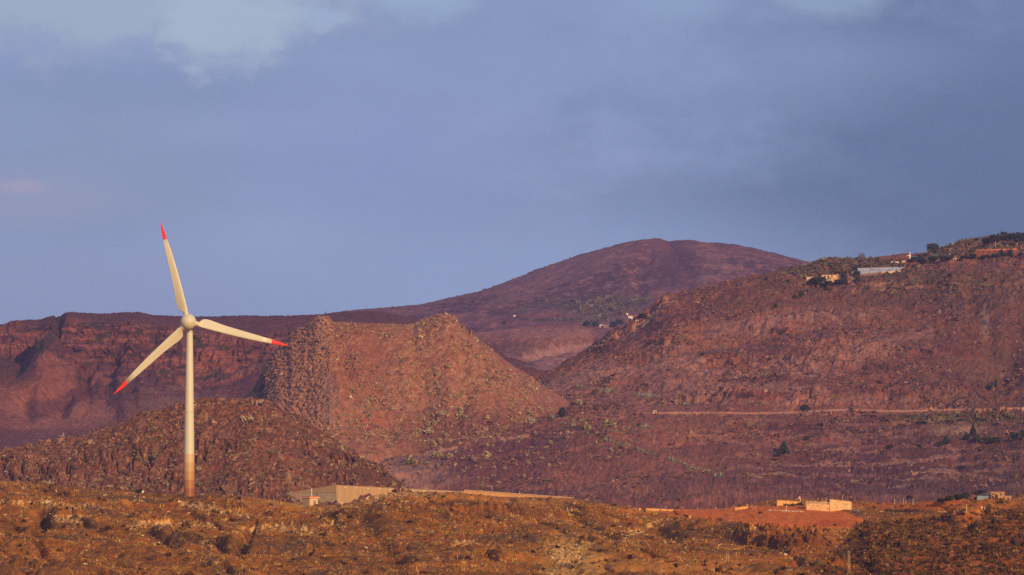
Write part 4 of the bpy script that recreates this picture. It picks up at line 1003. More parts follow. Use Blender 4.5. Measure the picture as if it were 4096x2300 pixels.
for px, t_, b_, r_ in ((3240, 1997, 2006, .05), (3256, 1993, 2007, .06), (3272, 1991, 2008, .07), (3288, 1990, 2009, .07), (3305, 1988, 2010, .08), (3321, 1986, 2000, .05), (3329, 1980, 2000, .05), (3337, 1982, 2001, .05),
                       (3344, 1984, 2001, .05), (3352, 1981, 2002, .05), (3360, 1984, 2003, .05), (3370, 1980, 2003, .11), (3381, 1985, 2005, .06), (3391, 1986, 2006, .05)):
    q = P(px, b_ + 2, Yb + 0.4); loc_build(MB().rod(q, P(px + 0.4, t_, Yb + 0.4), r_), 'bar', m_wood if r_ > .06 else m_rust, hs)
q = P(3313, 2003, Yb + 1.2)
loc_thing(MB().rod(q - Vector((0, 0, 1.2)), q + Vector((0, 0, .25)), 0.32, 0.34, 14).rod(q + Vector((0, 0, .25)), q + Vector((0, 0, .32)), 0.2, 0.12, 10), 'blue_drum', principled('blue_plastic', (0.05, 0.09, 0.22), 0.5), q, 'blue drum showing over the wall of the unfinished block building', 'drum')
q = seat(3155, 2019); l0, l1 = P(3107, 2001, q.y), P(3199, 2006, q.y + 3)
lw_ = empty('retaining_wall', q, 'short ochre panel wall tapering to the right, left of the unfinished building', 'wall')
for k in range(7):
    a_, b_ = l0.lerp(l1, k / 7), l0.lerp(l1, (k + 0.97) / 7)
    bt = P(3150, 2020 - k * 0.5, q.y).z
    loc_build(MB().wall(a_, b_, bt - 0.3, a_.z, b_.z, 0.25), 'panel', m_ochre, lw_)
q = seat(3200, 2014); mb = MB(); mb.rod(q - Vector((0, 0, .5)), q + Vector((0, 0, 2.0)), 0.16); mb.box(q.x - .25, q.y, q.z + 1.5, 0.55, 0.5, 0.75)
loc_thing(mb, 'gate_pillar', m_cream, q, 'pale pillar with a block on top between the panel wall and the unfinished building', 'pillar')
for (x0, t0, x1, t1, b, lab) in ((2556, 2032, 2690, 2038, 2044, 'long low orange retaining wall on the skyline left of the red bank'), (2940, 2030, 2989, 2025, 2037, 'small orange wall wedge at the top of the red bank')):
    q = seat((x0 + x1) / 2, b); a_, b_ = P(x0, t0, q.y), P(x1, t1, q.y)
    loc_thing(MB().wall(a_, b_, q.z - .6, a_.z, b_.z, 0.3).wall(a_, b_, max(a_.z, b_.z) + .0, a_.z + .12, b_.z + .12, 0.42) if False else MB().wall(a_, b_, q.z - .6, a_.z, b_.z, 0.3).box(b_.x, b_.y, q.z - .6, .45, .45, b_.z - q.z + .75), 'retaining_wall', m_ochre, q, lab, 'wall')

rng = random.Random(5)
# ---- posts and stakes
def post(px, b, t, r, mat, name, label, cat, group=None, lean=0.0):
    q = seat(px, b); k = q.y / F; h = (b - t) * k
    mb = MB(); mb.rod((0, 0, -0.4), (lean * k, 0, h), r, r * 0.85, 8); mb.rod((lean * k, 0, h), (lean * k, 0, h + r * .5), r * .85, r * .3, 8)
    o = mb.build(name, mat); o.location = q; return tag(o, label, cat, group)
for i in range(18):
    px = 2898 + i * 12.0 + rng.uniform(-2, 2); yb_ = float(crest_f(np.array([px]))[0]) + 6
    post(px, yb_, yb_ - rng.uniform(13, 19), 0.045, m_rust, 'fence_stake', 'thin dark fence stake in the row along the top of the red bank', 'stake', 'thin stakes fencing the red bank top')
for px, b, t in ((3577, 2018, 1995), (3613, 2018, 1994), (3649, 2021, 1999)):
    post(px, b, t, 0.12, m_wood, 'fence_post', {3577: 'leftmost of three pale wooden posts right of the unfinished building', 3613: 'middle one of three pale wooden posts right of the unfinished building', 3649: 'rightmost of three pale wooden posts, beyond the other two'}[px], 'post', 'three pale posts on the skyline')
post(3865, 2052, 2019, 0.14, m_wood, 'fence_post', 'tall single pale wooden post at the end of the red strip', 'post')
post(3142, 2044, 2021, 0.08, m_ltwall, 'leaning_stake', 'leaning white stake above the row of white stones', 'stake', lean=4)
post(3008, 2040, 2024, 0.07, m_metal, 'leaning_stake', 'left one of two pale grey stakes leaning right by the orange wall wedge', 'stake', lean=6)
post(3018, 2040, 2022, 0.07, m_metal, 'leaning_stake', 'right one of two pale grey stakes leaning right by the orange wall wedge', 'stake', lean=8)
post(4089, 1646, 1632, 0.3, m_cream, 'road_marker', 'pale marker post under the dirt road at the far right', 'post')
for px, b, t, lab in ((2907, 2252, 2206, 'short wooden double pole with rungs on the near slope below the red bank'), (3393, 2300, 2210, 'tall wooden double pole with rungs at the bottom edge on the right')):
    q = seat(px, b); k = q.y / F; h = (b - t) * k
    th = empty('double_pole', q, lab, 'pole'); w = 0.28
    for sx in (-1, 1): MB().rod((sx * w, 0, -0.5), (sx * w * 0.8, 0, h), 0.07, 0.06).build('leg', m_wood, th)
    for z in np.arange(0.5, h, 0.7): MB().rod((-w, -0.08, z), (w, -0.08, z + .02), 0.04, n=6).build('rung', m_wood, th)
# ---- white stones along the bank edge
def rock_mesh(name, r, seed, mat, flat=0.7, sub=2, blocky=0.25):
    import bmesh
    bm = bmesh.new(); bmesh.ops.create_icosphere(bm, subdivisions=sub, radius=1)
    rr = random.Random(seed); offs = [Vector((rr.gauss(0, 1), rr.gauss(0, 1), rr.gauss(0, 1))).normalized() for _ in range(7)]
    for v_ in bm.verts:
        p_ = v_.co.copy(); m_ = 1.0
        for o_ in offs:
            d_ = p_.dot(o_)
            if d_ > 0.55: m_ = min(m_, 0.55 / d_ + rr.uniform(-.02, .02))
        v_.co = p_ * m_ * r * rr.uniform(0.93, 1.05); v_.co.z *= flat
    me = bpy.data.meshes.new(name); bm.to_mesh(me); bm.free(); me.materials.append(mat); return me
st = [rock_mesh('stone', 1.0, i, m_stone) for i in range(4)]
for i in range(26):
    px = 3078 + i * 5.2 + rng.uniform(-1.5, 1.5); q = seat(px, 2043 + (px - 3078) * 0.045)
    o = bpy.data.objects.new('stone', st[i % 4]); col.objects.link(o); o.location = q + Vector((0, 0, .1)); o.rotation_euler = (rng.random(), rng.random(), rng.random() * 6)
    o.scale = (rng.uniform(.22, .42),) * 3
    tag(o, 'pale stone in the loose row along the upper edge of the red bank', 'stone', 'pale stones edging the red bank')
bo = [rock_mesh('boulder', 1.0, 20 + i, m_boulder, 0.62, 3) for i in range(3)] + [rock_mesh('boulder', 1.0, 30 + i, m_boulder2, 0.7, 3) for i in range(2)]
for px, py, r_, k, lab in ((2362, 2200, 22, 0, 'large dark brown boulder above the pale scree at the bottom'), (2400, 2172, 15, 1, 'dark boulder right of the largest one, higher up the slope'), (2452, 2165, 17, 2, 'dark brown boulder with dry grass on its right, below the footpath'),
                      (2375, 2255, 17, 1, 'dark flat boulder lying on the pale scree'), (2420, 2270, 28, 2, 'long low dark mound of rock at the bottom beside the scree'), (2505, 2145, 12, 0, 'black hollow looking boulder next to a pale rock by the footpath'),
                      (2525, 2138, 8, 4, 'small white rock beside the blackish boulder by the footpath'), (2770, 2265, 18, 1, 'reddish brown boulder at the bottom right of centre'), (2820, 2285, 14, 2, 'dark boulder just right of the reddish one at the bottom'),
                      (2660, 2250, 14, 0, 'dark rock left of the short double pole'), (2480, 2108, 10, 3, 'rounded tan boulder half way up the slope'), (100, 2286, 34, 0, 'black craggy rock at the bottom left corner'), (306, 2280, 36, 1, 'black craggy rock, second from the bottom left corner'),
                      (1000, 2212, 12, 2, 'dark rock in the gully below the pale ledges'), (1560, 2220, 14, 0, 'dark rock in the central gully near the bottom'), (1480, 2100, 14, 1, 'dark rock at the head of the central gully'),
                      (1800, 2082, 13, 2, 'dark cave like rock under the upper red ledge'), (2000, 2098, 9, 0, 'small dark rock below the upper red ledge'), (1840, 2178, 10, 3, 'tan rock on the slope below the red ledges'), (645, 2100, 12, 4, 'pale pinkish rock below the turbine')):
    q = seat(px, py); o = bpy.data.objects.new('boulder', bo[k]); col.objects.link(o); kk = q.y / F
    o.location = q; rr_ = r_ * kk; o.scale = (rr_ * 1.15, rr_, rr_ * rng.uniform(.6, .85)); o.rotation_euler = (0, 0, rng.random() * 6)
    tag(o, lab, 'boulder', 'boulders on the near slope')

# ---- houses
def frame(px, py, yaw, only=None):
    q = seat(px, py, only); return q, q.y / F
def house(name, px, pyb, w_px, h_px, depth, yaw, mat, label, cat='house', roof='flat', roofmat=None, doors=(), wins=(), extra=None):
    q, k = frame(px, pyb, yaw); w = w_px * k; h = h_px * k
    e_ = empty(name, q, label, cat); e_.rotation_euler = (0, 0, yaw)
    MB().box(0, depth / 2, -2.0, w, depth, h + 2.0).build('wall', mat, e_)
    if roof == 'flat':
        MB().box(0, depth / 2, h, w + .5, depth + .5, .28).build('roof', roofmat or m_conc2, e_)
    elif roof == 'shed':
        mb = MB(); W = w / 2 + .3
        mb.add([(-W, -.4, h), (W, -.4, h), (W, depth + .3, h + 1.1), (-W, depth + .3, h + 1.1), (-W, -.4, h + .2), (W, -.4, h + .2), (W, depth + .3, h + 1.3), (-W, depth + .3, h + 1.3)],
               [(0, 3, 2, 1), (4, 5, 6, 7), (0, 1, 5, 4), (1, 2, 6, 5), (2, 3, 7, 6), (3, 0, 4, 7)]); mb.build('roof', roofmat or m_tile, e_)
    for (x, wd, ht) in doors: MB().box(x * w, -.03, -.3, wd, .08, ht + .3).build('door', m_dark, e_)
    for (x, z, wd, ht) in wins: MB().box(x * w, -.03, z * h, wd, .08, ht).build('window', m_dark, e_)
    return e_, w, h, k
e_, w, h, k = house('terrace_house', 3318, 1119, 66, 13, 6, 0.0, m_cream, 'long cream flat roofed house behind dark trees on the right hillside', doors=((-.1, 1.0, 1.7),), wins=((.12, .45, 1.0, .8), (-.3, .45, 1.0, .8)))
MB().box(w * .27, -1.2, -1.5, w * .42, 2.0, 1.5 + h * .35).build('porch', m_ochre, e_)
MB().box(w * .05, -3.2, -3.5, w * 1.15, .4, 3.0).build('terrace_wall', m_conc2, e_)
MB().rod((w * .46, -.6, -1), (w * .46, -.6, h + .6), .22).build('post', m_ltwall, e_)
house('farm_shed', 3237, 1119, 28, 6, 3, 0.1, m_cream, 'low pale shed left of the cream hillside house, half behind trees', 'shed')
house('farm_house', 3578, 1059, 30, 10, 5, 0.1, m_ltwall, 'small white farmhouse with open porch above the plastic greenhouse', doors=((.05, 2.4, 1.2),), roofmat=m_tile)
house('farm_house', 3612, 1052, 14, 5, 4, 0.1, m_cream, 'tiny cream shed right of the white farmhouse with porch', 'shed')
house('white_cottage', 2519, 1275, 18, 9, 5, 0.2, m_ltwall, 'bright white cottage in the far valley under the rocky rib', wins=((-.2, .4, .9, .9), (.25, .4, .9, .9)), roofmat=m_conc2)
house('white_cottage', 2504, 1264, 8, 8, 4, 0.2, m_ltwall, 'small white tower like block behind the left end of the bright cottage', 'outbuilding', doors=((0, .7, 1.2),))
house('red_roof_barn', 2540, 1272, 18, 6, 6, -0.3, m_terra, 'barn with sloping red roof right of the bright white cottage', 'barn', roof='shed')
house('white_shed', 2548, 1287, 12, 4, 4, 0.1, m_ltwall, 'low white shed below the red roofed barn', 'shed', doors=((.1, .9, .7),))
house('ruined_house', 2402, 1311, 14, 10, 5, 0.2, m_cream, 'small pale ruined house between two clumps of dark trees in the far valley', doors=((.2, 1.0, 1.4),), wins=((-.2, .5, .7, .6),))
house('stone_barn', 2422, 1313, 22, 9, 5, 0.0, principled('brown_stone_wall', (0.26, 0.13, 0.09)), 'brown stone barn right of the pale ruin in the far valley', 'barn', roof='shed', roofmat=m_conc2)
house('tiny_white_hut', 2057, 1270, 9, 6, 3, 0.1, m_ltwall, 'tiny lone white hut on the far slope left of the dark tree clumps', 'hut', doors=((0, .7, .9),))
house('roadside_hut', 2617, 1654, 13, 8, 3, 0.1, m_cream, 'tiny cream hut at the left end of the hillside dirt road', 'hut', doors=((.1, .7, .9),))
house('stone_house', 3990, 1993, 53, 22, 5, -0.08, principled('rough_stone_wall', (0.50, 0.25, 0.10), .95, .18, 1.2, .1, .05), 'rough stone house on the skyline at the right edge', doors=((-.1, .9, 1.2),), wins=((-.35, .62, .7, .4), (.2, .45, .3, .8)))
house('stone_annex', 4030, 1998, 24, 11, 3, -0.08, principled('tan_stone_wall', (0.52, 0.26, 0.11), .95, .18, 1.2), 'low tan annex against the right side of the rough stone house', 'shed', doors=((.0, .5, .5),))
house('white_cabin', 3817, 1038, 15, 5, 4, 0.1, m_cream, 'tiny pale cabin in the middle of the ridge hedge', 'cabin', doors=((0, .8, .6),), roofmat=m_tile)
q, k = frame(3935, 1994, 0); th = empty('tarpaulin_shelter', q, 'low blue grey tarpaulin roof between the dark bushes and the stone house', 'shelter')
W = 30 * k; mb = MB(); mb.add([(-W, -1, .7), (-W * .2, -1.2, 1.5), (W, -1, 1.2), (W, 3, .9), (-W * .2, 3, 1.1), (-W, 3, .5), (-W, -1, .62), (-W * .2, -1.2, 1.42), (W, -1, 1.12), (W, 3, .82), (-W * .2, 3, 1.02), (-W, 3, .42)],
                      [(0, 1, 4, 5), (1, 2, 3, 4), (6, 11, 10, 7), (7, 10, 9, 8), (0, 6, 7, 1), (1, 7, 8, 2), (2, 8, 9, 3), (3, 9, 10, 4), (4, 10, 11, 5), (5, 11, 6, 0)]); mb.build('roof_sheet', m_blue, th)
MB().box(-W * .2, 1, -1, W * 1.4, 3.2, 1.9).build('side_wall', m_blue, th)
for x in (-W, W): MB().rod((x * .98, -1, -1), (x * .98, -1, .7), .07).build('post', m_wood, th)
q, k = frame(3900, 1997, 0)
loc_thing(MB().wall((q.x - 12 * k, q.y), (q.x + 14 * k, q.y + 1), q.z - 1, q.z + 1.4, q.z + 1.0, .3).box(q.x - 12 * k, q.y, q.z - 1, .3, .3, 2.8), 'red_wall', m_terra, q, 'short red brown wall at the left of the tarpaulin shelter', 'wall')
q, k = frame(3924, 2041, 0)
loc_thing(MB().rod(q - Vector((0, 0, .2)), q + Vector((0, 0, .55)), .24, .24, 14).rod(q + Vector((0, 0, .55)), q + Vector((0, 0, .7)), .24, .1, 14), 'white_canister', m_ltwall, q, 'small white canister on the dark bushy slope below the stone house', 'canister', smooth=True)
# greenhouse: sagging pale sheets over the terrace
q = seat(3520, 1098); Yg = q.y; gh = empty('plastic_greenhouse', q, 'long pale plastic sheet greenhouse with dark slots on the right hillside', 'greenhouse')
nU, nVv = 40, 6; V_, F_ = [], []
for j in range(nVv):
    for i in range(nU):
        u = i / (nU - 1); w_ = j / (nVv - 1)
        pt = [3426 + 195 * u, 1073.5 - 7 * u]; pb_ = [3440 + 150 * u, 1096 - 14 * u]
        px = pb_[0] * (1 - w_) + pt[0] * w_; py = pb_[1] * (1 - w_) + pt[1] * w_ + 0.5 * math.sin(u * 60) * (1 - w_)
        p_ = origin(px, py, Yg + 16 * w_) - q; V_.append(tuple(p_))
for j in range(nVv - 1):
    for i in range(nU - 1): F_.append((j * nU + i, j * nU + i + 1, (j + 1) * nU + i + 1, (j + 1) * nU + i))
o = obj_from('roof_sheet', V_, F_, m_sheet, gh); sol = o.modifiers.new('thickness', 'SOLIDIFY'); sol.thickness = 0.15
for i in range(18):
    u = 0.09 + i * 0.043; w0, w1 = 0.25, 0.75 - i * .015
    def gp(u, w_, dy=-.25):
        pt = [3426 + 195 * u, 1073.5 - 7 * u]; pb_ = [3440 + 150 * u, 1096 - 14 * u]
        return origin(pb_[0] * (1 - w_) + pt[0] * w_, pb_[1] * (1 - w_) + pt[1] * w_, Yg + 16 * w_ + dy) - q
    a_, b_ = gp(u, w0), gp(u + .004, w1)
    wv = Vector((.14, 0, 0)); up_ = Vector((0, 0, .12)); v = [a_ - wv, a_ + wv, b_ + wv, b_ - wv]
    MB().add([tuple(x - up_) for x in v] + [tuple(x + up_ * .2) for x in v], [(0, 3, 2, 1), (4, 5, 6, 7), (0, 1, 5, 4), (1, 2, 6, 5), (2, 3, 7, 6), (3, 0, 4, 7)]).build('slot', m_door, gh)
a_, b_, c_ = P(3440, 1096, Yg - .2), P(3524, 1088, Yg - .2), P(3602, 1082, Yg - .2)
loc_build(MB().wall(a_, b_, P(3480, 1106, Yg).z, a_.z, b_.z, .3), 'base_wall', principled('mauve_block_wall', (0.26, 0.13, 0.09)), gh)
loc_build(MB().wall(b_ + Vector((0, -.2, 0)), c_ + Vector((0, -.2, 0)), P(3560, 1101, Yg).z, b_.z, c_.z, .3), 'side_wall', m_block, gh)
# terracotta terrace wall and nets on the ridge
q = seat(3985, 1022); a_, b_ = P(3905, 1001, q.y + 3), P(4068, 995, q.y)
tt = empty('terrace_wall', q, 'long terracotta red terrace wall under the big ridge trees', 'wall')
loc_build(MB().wall(a_, b_, q.z - 2, a_.z, b_.z, .5), 'wall_panel', m_terra, tt)
loc_build(MB().wall(a_, b_, b_.z if False else a_.z, a_.z + .2, b_.z + .2, .7) if False else MB().wall(a_, b_, a_.z - .1, a_.z + .22, b_.z + .22, .7), 'coping', m_tile, tt)
for k_ in range(7):
    x = a_.lerp(b_, (k_ + .3) / 7); loc_build(MB().box(x.x, x.y - .5, q.z - 2, .4, .4, x.z - q.z + 1.9), 'buttress', m_terra, tt)
for px, pyb, w_, h_, lab in ((3751, 1028, 34, 9, 'teal shade net beside the lone ridge tree'), (3657, 1034, 16, 10, 'small dark teal shade net left of the lone ridge tree')):
    q, k = frame(px, pyb, 0); th = empty('shade_net', q, lab, 'shade net'); W = w_ * k / 2; H = h_ * k
    mb = MB(); mb.add([(-W, 0, .0), (W, 0, .0), (W, 0, H * .8), (0, 0, H), (-W, 0, H * .7), (-W, 3, .0), (W, 3, 0), (W, 3, H * .8), (0, 3, H), (-W, 3, H * .7)],
                      [(0, 1, 2, 3, 4), (9, 8, 7, 6, 5), (0, 5, 6, 1), (1, 6, 7, 2), (2, 7, 8, 3), (3, 8, 9, 4), (4, 9, 5, 0)]); mb.build('net', m_teal, th)
    for x in (-W, W): MB().rod((x, -.1, -1), (x, -.1, H), .08).build('post', m_wood, th)
q, k = frame(3640, 1038, 0)
loc_thing(MB().box(q.x, q.y, q.z - 1, 1.0, 1.0, 3.2).rod(q + Vector((0, 0, 2)), q + Vector((0, 0, 4.2)), .35, .3).box(q.x - .6, q.y, q.z + 1.8, 2.0, .8, .5), 'white_pillar', m_ltwall, q, 'white pillar like chimney at the left of the ridge hedge', 'pillar')
q, k = frame(3798, 1026, 0)
loc_thing(MB().rod(q - Vector((0, 0, .5)), q + Vector((0, 0, .9)), .7, .7, 16).rod(q + Vector((0, 0, .9)), q + Vector((0, 0, 1.2)), .7, .2, 16), 'water_tank', m_ltwall, q, 'small round white tank above the middle of the ridge hedge', 'tank', smooth=True)
# skyline poles and agave stalks
for px, b, t, lab in ((3234, 1058, 1037, 'thin dark agave stalk where dome and right ridge meet'), (3624, 1022, 998, 'tall thin pole on the ridge left of the lone ridge tree'), (3832, 968, 944, 'thin pole on the skyline right of the lone ridge tree'),
                      (3902, 957, 945, 'short dark pole on the skyline left of the big ridge trees'), (4059, 934, 908, 'thin pole at the far right over the big ridge trees'), (3996, 940, 919, 'thin pole with cross arm over the left big ridge tree'), (3306, 1108, 1088, 'thin pale pole behind the cream hillside house')):
    q = seat(px, b); k = q.y / F; H = (b - t) * k
    th = empty('utility_pole', q, lab, 'pole'); MB().rod((0, 0, -1), (0, 0, H), .13, .09, 8).build('shaft', m_rust, th)
    if 'cross' in lab or 'tall thin' in lab: MB().rod((-.9, -.1, H - .5), (.9, -.1, H - .5), .08).build('cross_arm', m_rust, th)
q = seat(3434, 1040); k = q.y / F
th = empty('agave_stalk', q, 'leaning branched agave flower stalk on the right skyline above the greenhouse', 'agave stalk')
MB().rod((0, 0, -.5), (8 * k, 0, 22 * k), .12, .07).build('stem', m_bark, th)
for z in (10, 14, 17, 20): MB().rod((z * .36 * k, 0, z * k), (z * .36 * k + 1.1, 0, z * k + .8), .1, .15).rod((z * .36 * k, 0, z * k), (z * .36 * k - 1.0, 0, z * k + .6), .1, .15).build('branch', m_bark, th)

# ---- foliage meshes
def leaf_cloud(kind, n, rr, leaf=0.1, seed=0):
    """many small faces filling a unit crown: width 1, height 1, foot at z=0"""
    g_ = np.random.RandomState(seed); P_ = []
    lobes = [(g_.uniform(-.25, .25), g_.uniform(-.25, .25), g_.uniform(.35, .8), g_.uniform(.18, .28)) for _ in range(rr)]
    while len(P_) < n:
        x, y, z = g_.uniform(-.5, .5), g_.uniform(-.5, .5), g_.uniform(0.0, 1.0)
        r = math.hypot(x, y); a_ = math.atan2(y, x)
        wob = 1 + .16 * math.sin(3 * a_ + seed) + .12 * math.sin(5 * a_ + 9 * z + seed * 2)
        if kind == 'cone': lim = .5 * (1 - z) ** .75 * wob * (1 if z > .08 else .6)
        elif kind == 'cypress': lim = .5 * math.sin(math.pi * min(1, .12 + z * .88)) ** .6 * wob
        elif kind == 'dome': lim = .5 * math.sqrt(max(0, 1 - z * z)) * wob
        elif kind == 'round': lim = .5 * math.sqrt(max(0, 1 - ((z - .45) / .55) ** 2)) * wob
        else:
            if not any((x - a) ** 2 + (y - b) ** 2 + ((z - c_) * .9) ** 2 < d ** 2 for a, b, c_, d in lobes): continue
            lim = 9
        if r > lim: continue
        if kind not in ('lobed',) and r < lim * .45 and z < .6: continue
        P_.append((x, y, z))
    P_ = np.array(P_); V = []; Fc = []
    for i, p_ in enumerate(P_):
        d = g_.normal(size=3); d /= np.linalg.norm(d); e = np.cross(d, g_.normal(size=3)); e /= np.linalg.norm(e); sc_ = leaf * g_.uniform(.6, 1.3)
        b = len(V); V += [tuple(p_ + d * sc_), tuple(p_ + e * sc_ * .8), tuple(p_ - d * sc_ * .9), tuple(p_ - e * sc_ * .7)]; Fc.append((b, b + 1, b + 2, b + 3))
    return V, Fc
def mesh_only(name, V, Fc, mat):
    me = bpy.data.meshes.new(name); me.from_pydata(V, [], Fc); me.materials.append(mat); me.update(); return me
crown = {}
for kd in ('cone', 'cypress', 'round', 'lobed'):
    crown[kd] = [mesh_only('crown', *leaf_cloud(kd, 420, 9, .085, 3 + i * 7), m_ever) for i in range(3)]
tm = MB(); tm.rod((0, 0, -.12), (.01, 0, .45), .045, .03, 7).rod((.01, 0, .35), (.16, .05, .7), .022, .01, 6).rod((.01, 0, .4), (-.15, -.04, .72), .02, .01, 6).rod((.01, 0, .42), (.02, .1, .85), .02, .008, 6)
trunk_me = mesh_only('trunk', tm.v, tm.f, m_bark); trunk_pale = mesh_only('trunk', tm.v, tm.f, m_palebark)
tcount = 0
def tree(px, b, w, h, kind, label, group=None, name='evergreen_tree', cat='tree', mat=None, pale=False):
    global tcount
    q = seat(px, b); k = q.y / F; tcount += 1
    e_ = empty(name, q, label, cat, group); e_.rotation_euler = (0, 0, rng.random() * 6)
    c_ = bpy.data.objects.new('crown', crown[kind][tcount % 3]); col.objects.link(c_); c_.parent = e_; z0 = 0.05 if not pale else .25
    c_.scale = (w * k, w * k, h * k * (1 - z0)); c_.location = (0, 0, z0 * h * k - .3)
    t_ = bpy.data.objects.new('trunk', trunk_pale if pale else trunk_me); col.objects.link(t_); t_.parent = e_; t_.scale = (min(w, h) * k * .8, min(w, h) * k * .8, h * k)
    return e_
T = [(3134, 1814, 48, 56, 'cone', 'dark cone shaped conifer standing alone on the lower right slope'), (3215, 1646, 40, 30, 'round', 'round dark green tree growing beside the hillside dirt road'),
     (3110, 1829, 24, 15, 'round', 'small low bush just left below the lone cone shaped conifer'), (2247, 1670, 32, 44, 'cypress', 'slim dark olive tree at the foot of the rocky knoll'),
     (3222, 1760, 26, 18, 'round', 'small round bush right of and above the lone cone shaped conifer'), (3781, 1776, 34, 38, 'cone', 'small dark conifer left of the tree row on the lower right'),
     (3756, 1786, 28, 22, 'round', 'round bush touching the small conifer left of the tree row'), (3672, 1792, 24, 16, 'round', 'small round bush on the thin track, lower right slope'), (3559, 1796, 30, 15, 'round', 'flat bush under the thin track, lower right slope'),
     (3892, 1745, 30, 54, 'cone', 'tallest conifer above the dark tree row at lower right'), (3862, 1765, 34, 26, 'lobed', 'bushy tree at the left end of the dark tree row'), (3905, 1776, 40, 32, 'lobed', 'bushy tree under the tallest conifer of the row'),
     (3945, 1776, 44, 34, 'lobed', 'wide dark tree in the middle of the lower right row'), (3985, 1774, 48, 30, 'lobed', 'wide dark tree next right of the middle of the row'), (4058, 1764, 44, 36, 'lobed', 'dark tree near the right edge, first past the gap in the row'),
     (4088, 1762, 40, 42, 'lobed', 'dark tree cut by the right edge at mid height'), (3967, 1546, 10, 26, 'cypress', 'shorter left cypress above the dirt road at the far right'), (3982, 1553, 13, 36, 'cypress', 'taller right cypress above the dirt road at the far right'),
     (3950, 1570, 36, 28, 'lobed', 'dark bush at the foot of the two cypresses'), (3977, 1712, 18, 16, 'cone', 'tiny conifer above the right part of the tree row'), (3842, 1880, 42, 16, 'lobed', 'long dark bush on the lower right slope above the skyline shelter'),
     (3727, 1020, 56, 48, 'lobed', 'large lone dark tree standing out on the right ridge skyline'),
     (3655, 1054, 44, 24, 'lobed', 'leftmost dark tree of the ridge hedge'), (3690, 1056, 48, 30, 'lobed', 'second dark tree from the left in the ridge hedge'), (3730, 1054, 48, 30, 'lobed', 'third dark tree from the left in the ridge hedge, below the lone tree'),
     (3768, 1052, 46, 34, 'lobed', 'fourth dark tree from the left in the ridge hedge'), (3800, 1048, 34, 26, 'lobed', 'ridge hedge tree just left of the tiny pale cabin'), (3850, 1042, 44, 18, 'lobed', 'ridge hedge bush just right of the tiny pale cabin'),
     (3892, 1038, 50, 24, 'lobed', 'ridge hedge bush under the left end of the terracotta wall'), (3935, 1036, 48, 18, 'lobed', 'ridge hedge bush under the middle of the terracotta wall'), (3975, 1034, 46, 18, 'lobed', 'ridge hedge bush left of the small ridge conifer'),
     (4012, 1032, 46, 20, 'lobed', 'ridge hedge bush between the two ridge conifers'), (4080, 1032, 40, 16, 'lobed', 'rightmost ridge hedge bush at the frame edge'), (4006, 1022, 16, 30, 'cone', 'slim small conifer in front of the terracotta wall'),
     (4041, 1030, 30, 40, 'cone', 'bigger conifer in front of the right end of the terracotta wall'),
     (3252, 1144, 52, 34, 'lobed', 'wide dark tree at the left of the cream hillside house'), (3284, 1146, 46, 42, 'lobed', 'tallest dark tree in front of the cream hillside house'), (3312, 1148, 40, 24, 'lobed', 'low dark tree below the middle of the cream hillside house'),
     (3346, 1146, 50, 28, 'lobed', 'dark tree below the right end of the cream hillside house'), (3379, 1140, 24, 26, 'round', 'round dark bush between the hillside house and its steep drive'), (3368, 1118, 30, 26, 'lobed', 'dark tree touching the right wall of the cream hillside house'),
     (3417, 1094, 30, 24, 'lobed', 'top tree of the dark clump on the right of the steep drive'), (3426, 1114, 34, 30, 'lobed', 'middle tree of the dark clump on the right of the steep drive'), (3432, 1134, 26, 26, 'lobed', 'lowest tree of the dark clump on the right of the steep drive'),
     (3176, 1196, 20, 18, 'round', 'leftmost of three small trees down slope of the hillside house'), (3204, 1188, 22, 28, 'round', 'middle of three small trees down slope of the hillside house'), (3226, 1176, 16, 20, 'round', 'rightmost of three small trees down slope of the hillside house'),
     (3301, 1166, 24, 14, 'round', 'low bush below the dark trees of the hillside house'), (3100, 1236, 16, 20, 'round', 'dark bush on the ridge flank further left of the three small trees'),
     (2345, 1308, 36, 24, 'lobed', 'left dark tree of the valley clump before the pale ruin'), (2378, 1313, 36, 26, 'lobed', 'right dark tree of the valley clump before the pale ruin'), (2446, 1314, 44, 28, 'lobed', 'dark tree right of the brown stone barn'),
     (2474, 1306, 36, 28, 'lobed', 'dark tree furthest right in the valley clump beside the barn'), (2566, 1276, 44, 26, 'lobed', 'dark tree right of the red roofed barn under the rocky rib'), (2015, 1298, 14, 16, 'round', 'lone tiny tree on the far slope below the tiny white hut'),
     (2285, 1208, 14, 10, 'round', 'tiny lone tree left of the red track on the dome'), (3635, 2008, 36, 20, 'lobed', 'dark bush behind the three pale posts'), (3560, 1142, 0, 0, None, '')]
for t in T:
    if t[4]: tree(*t[:6], group=None)
for px, b, w_, h_, lab in ((3945, 992, 52, 44, 'leftmost big tree with pale trunk above the terracotta wall'), (3982, 990, 62, 56, 'second big pale trunked tree above the terracotta wall'), (4024, 988, 64, 60, 'third big pale trunked tree above the terracotta wall'),
                           (4066, 984, 60, 56, 'rightmost big pale trunked tree above the terracotta wall'), (4098, 978, 50, 52, 'big tree cut by the right edge on the ridge')):
    tree(px, b, w_, h_, 'lobed', lab, name='spreading_tree', pale=True)
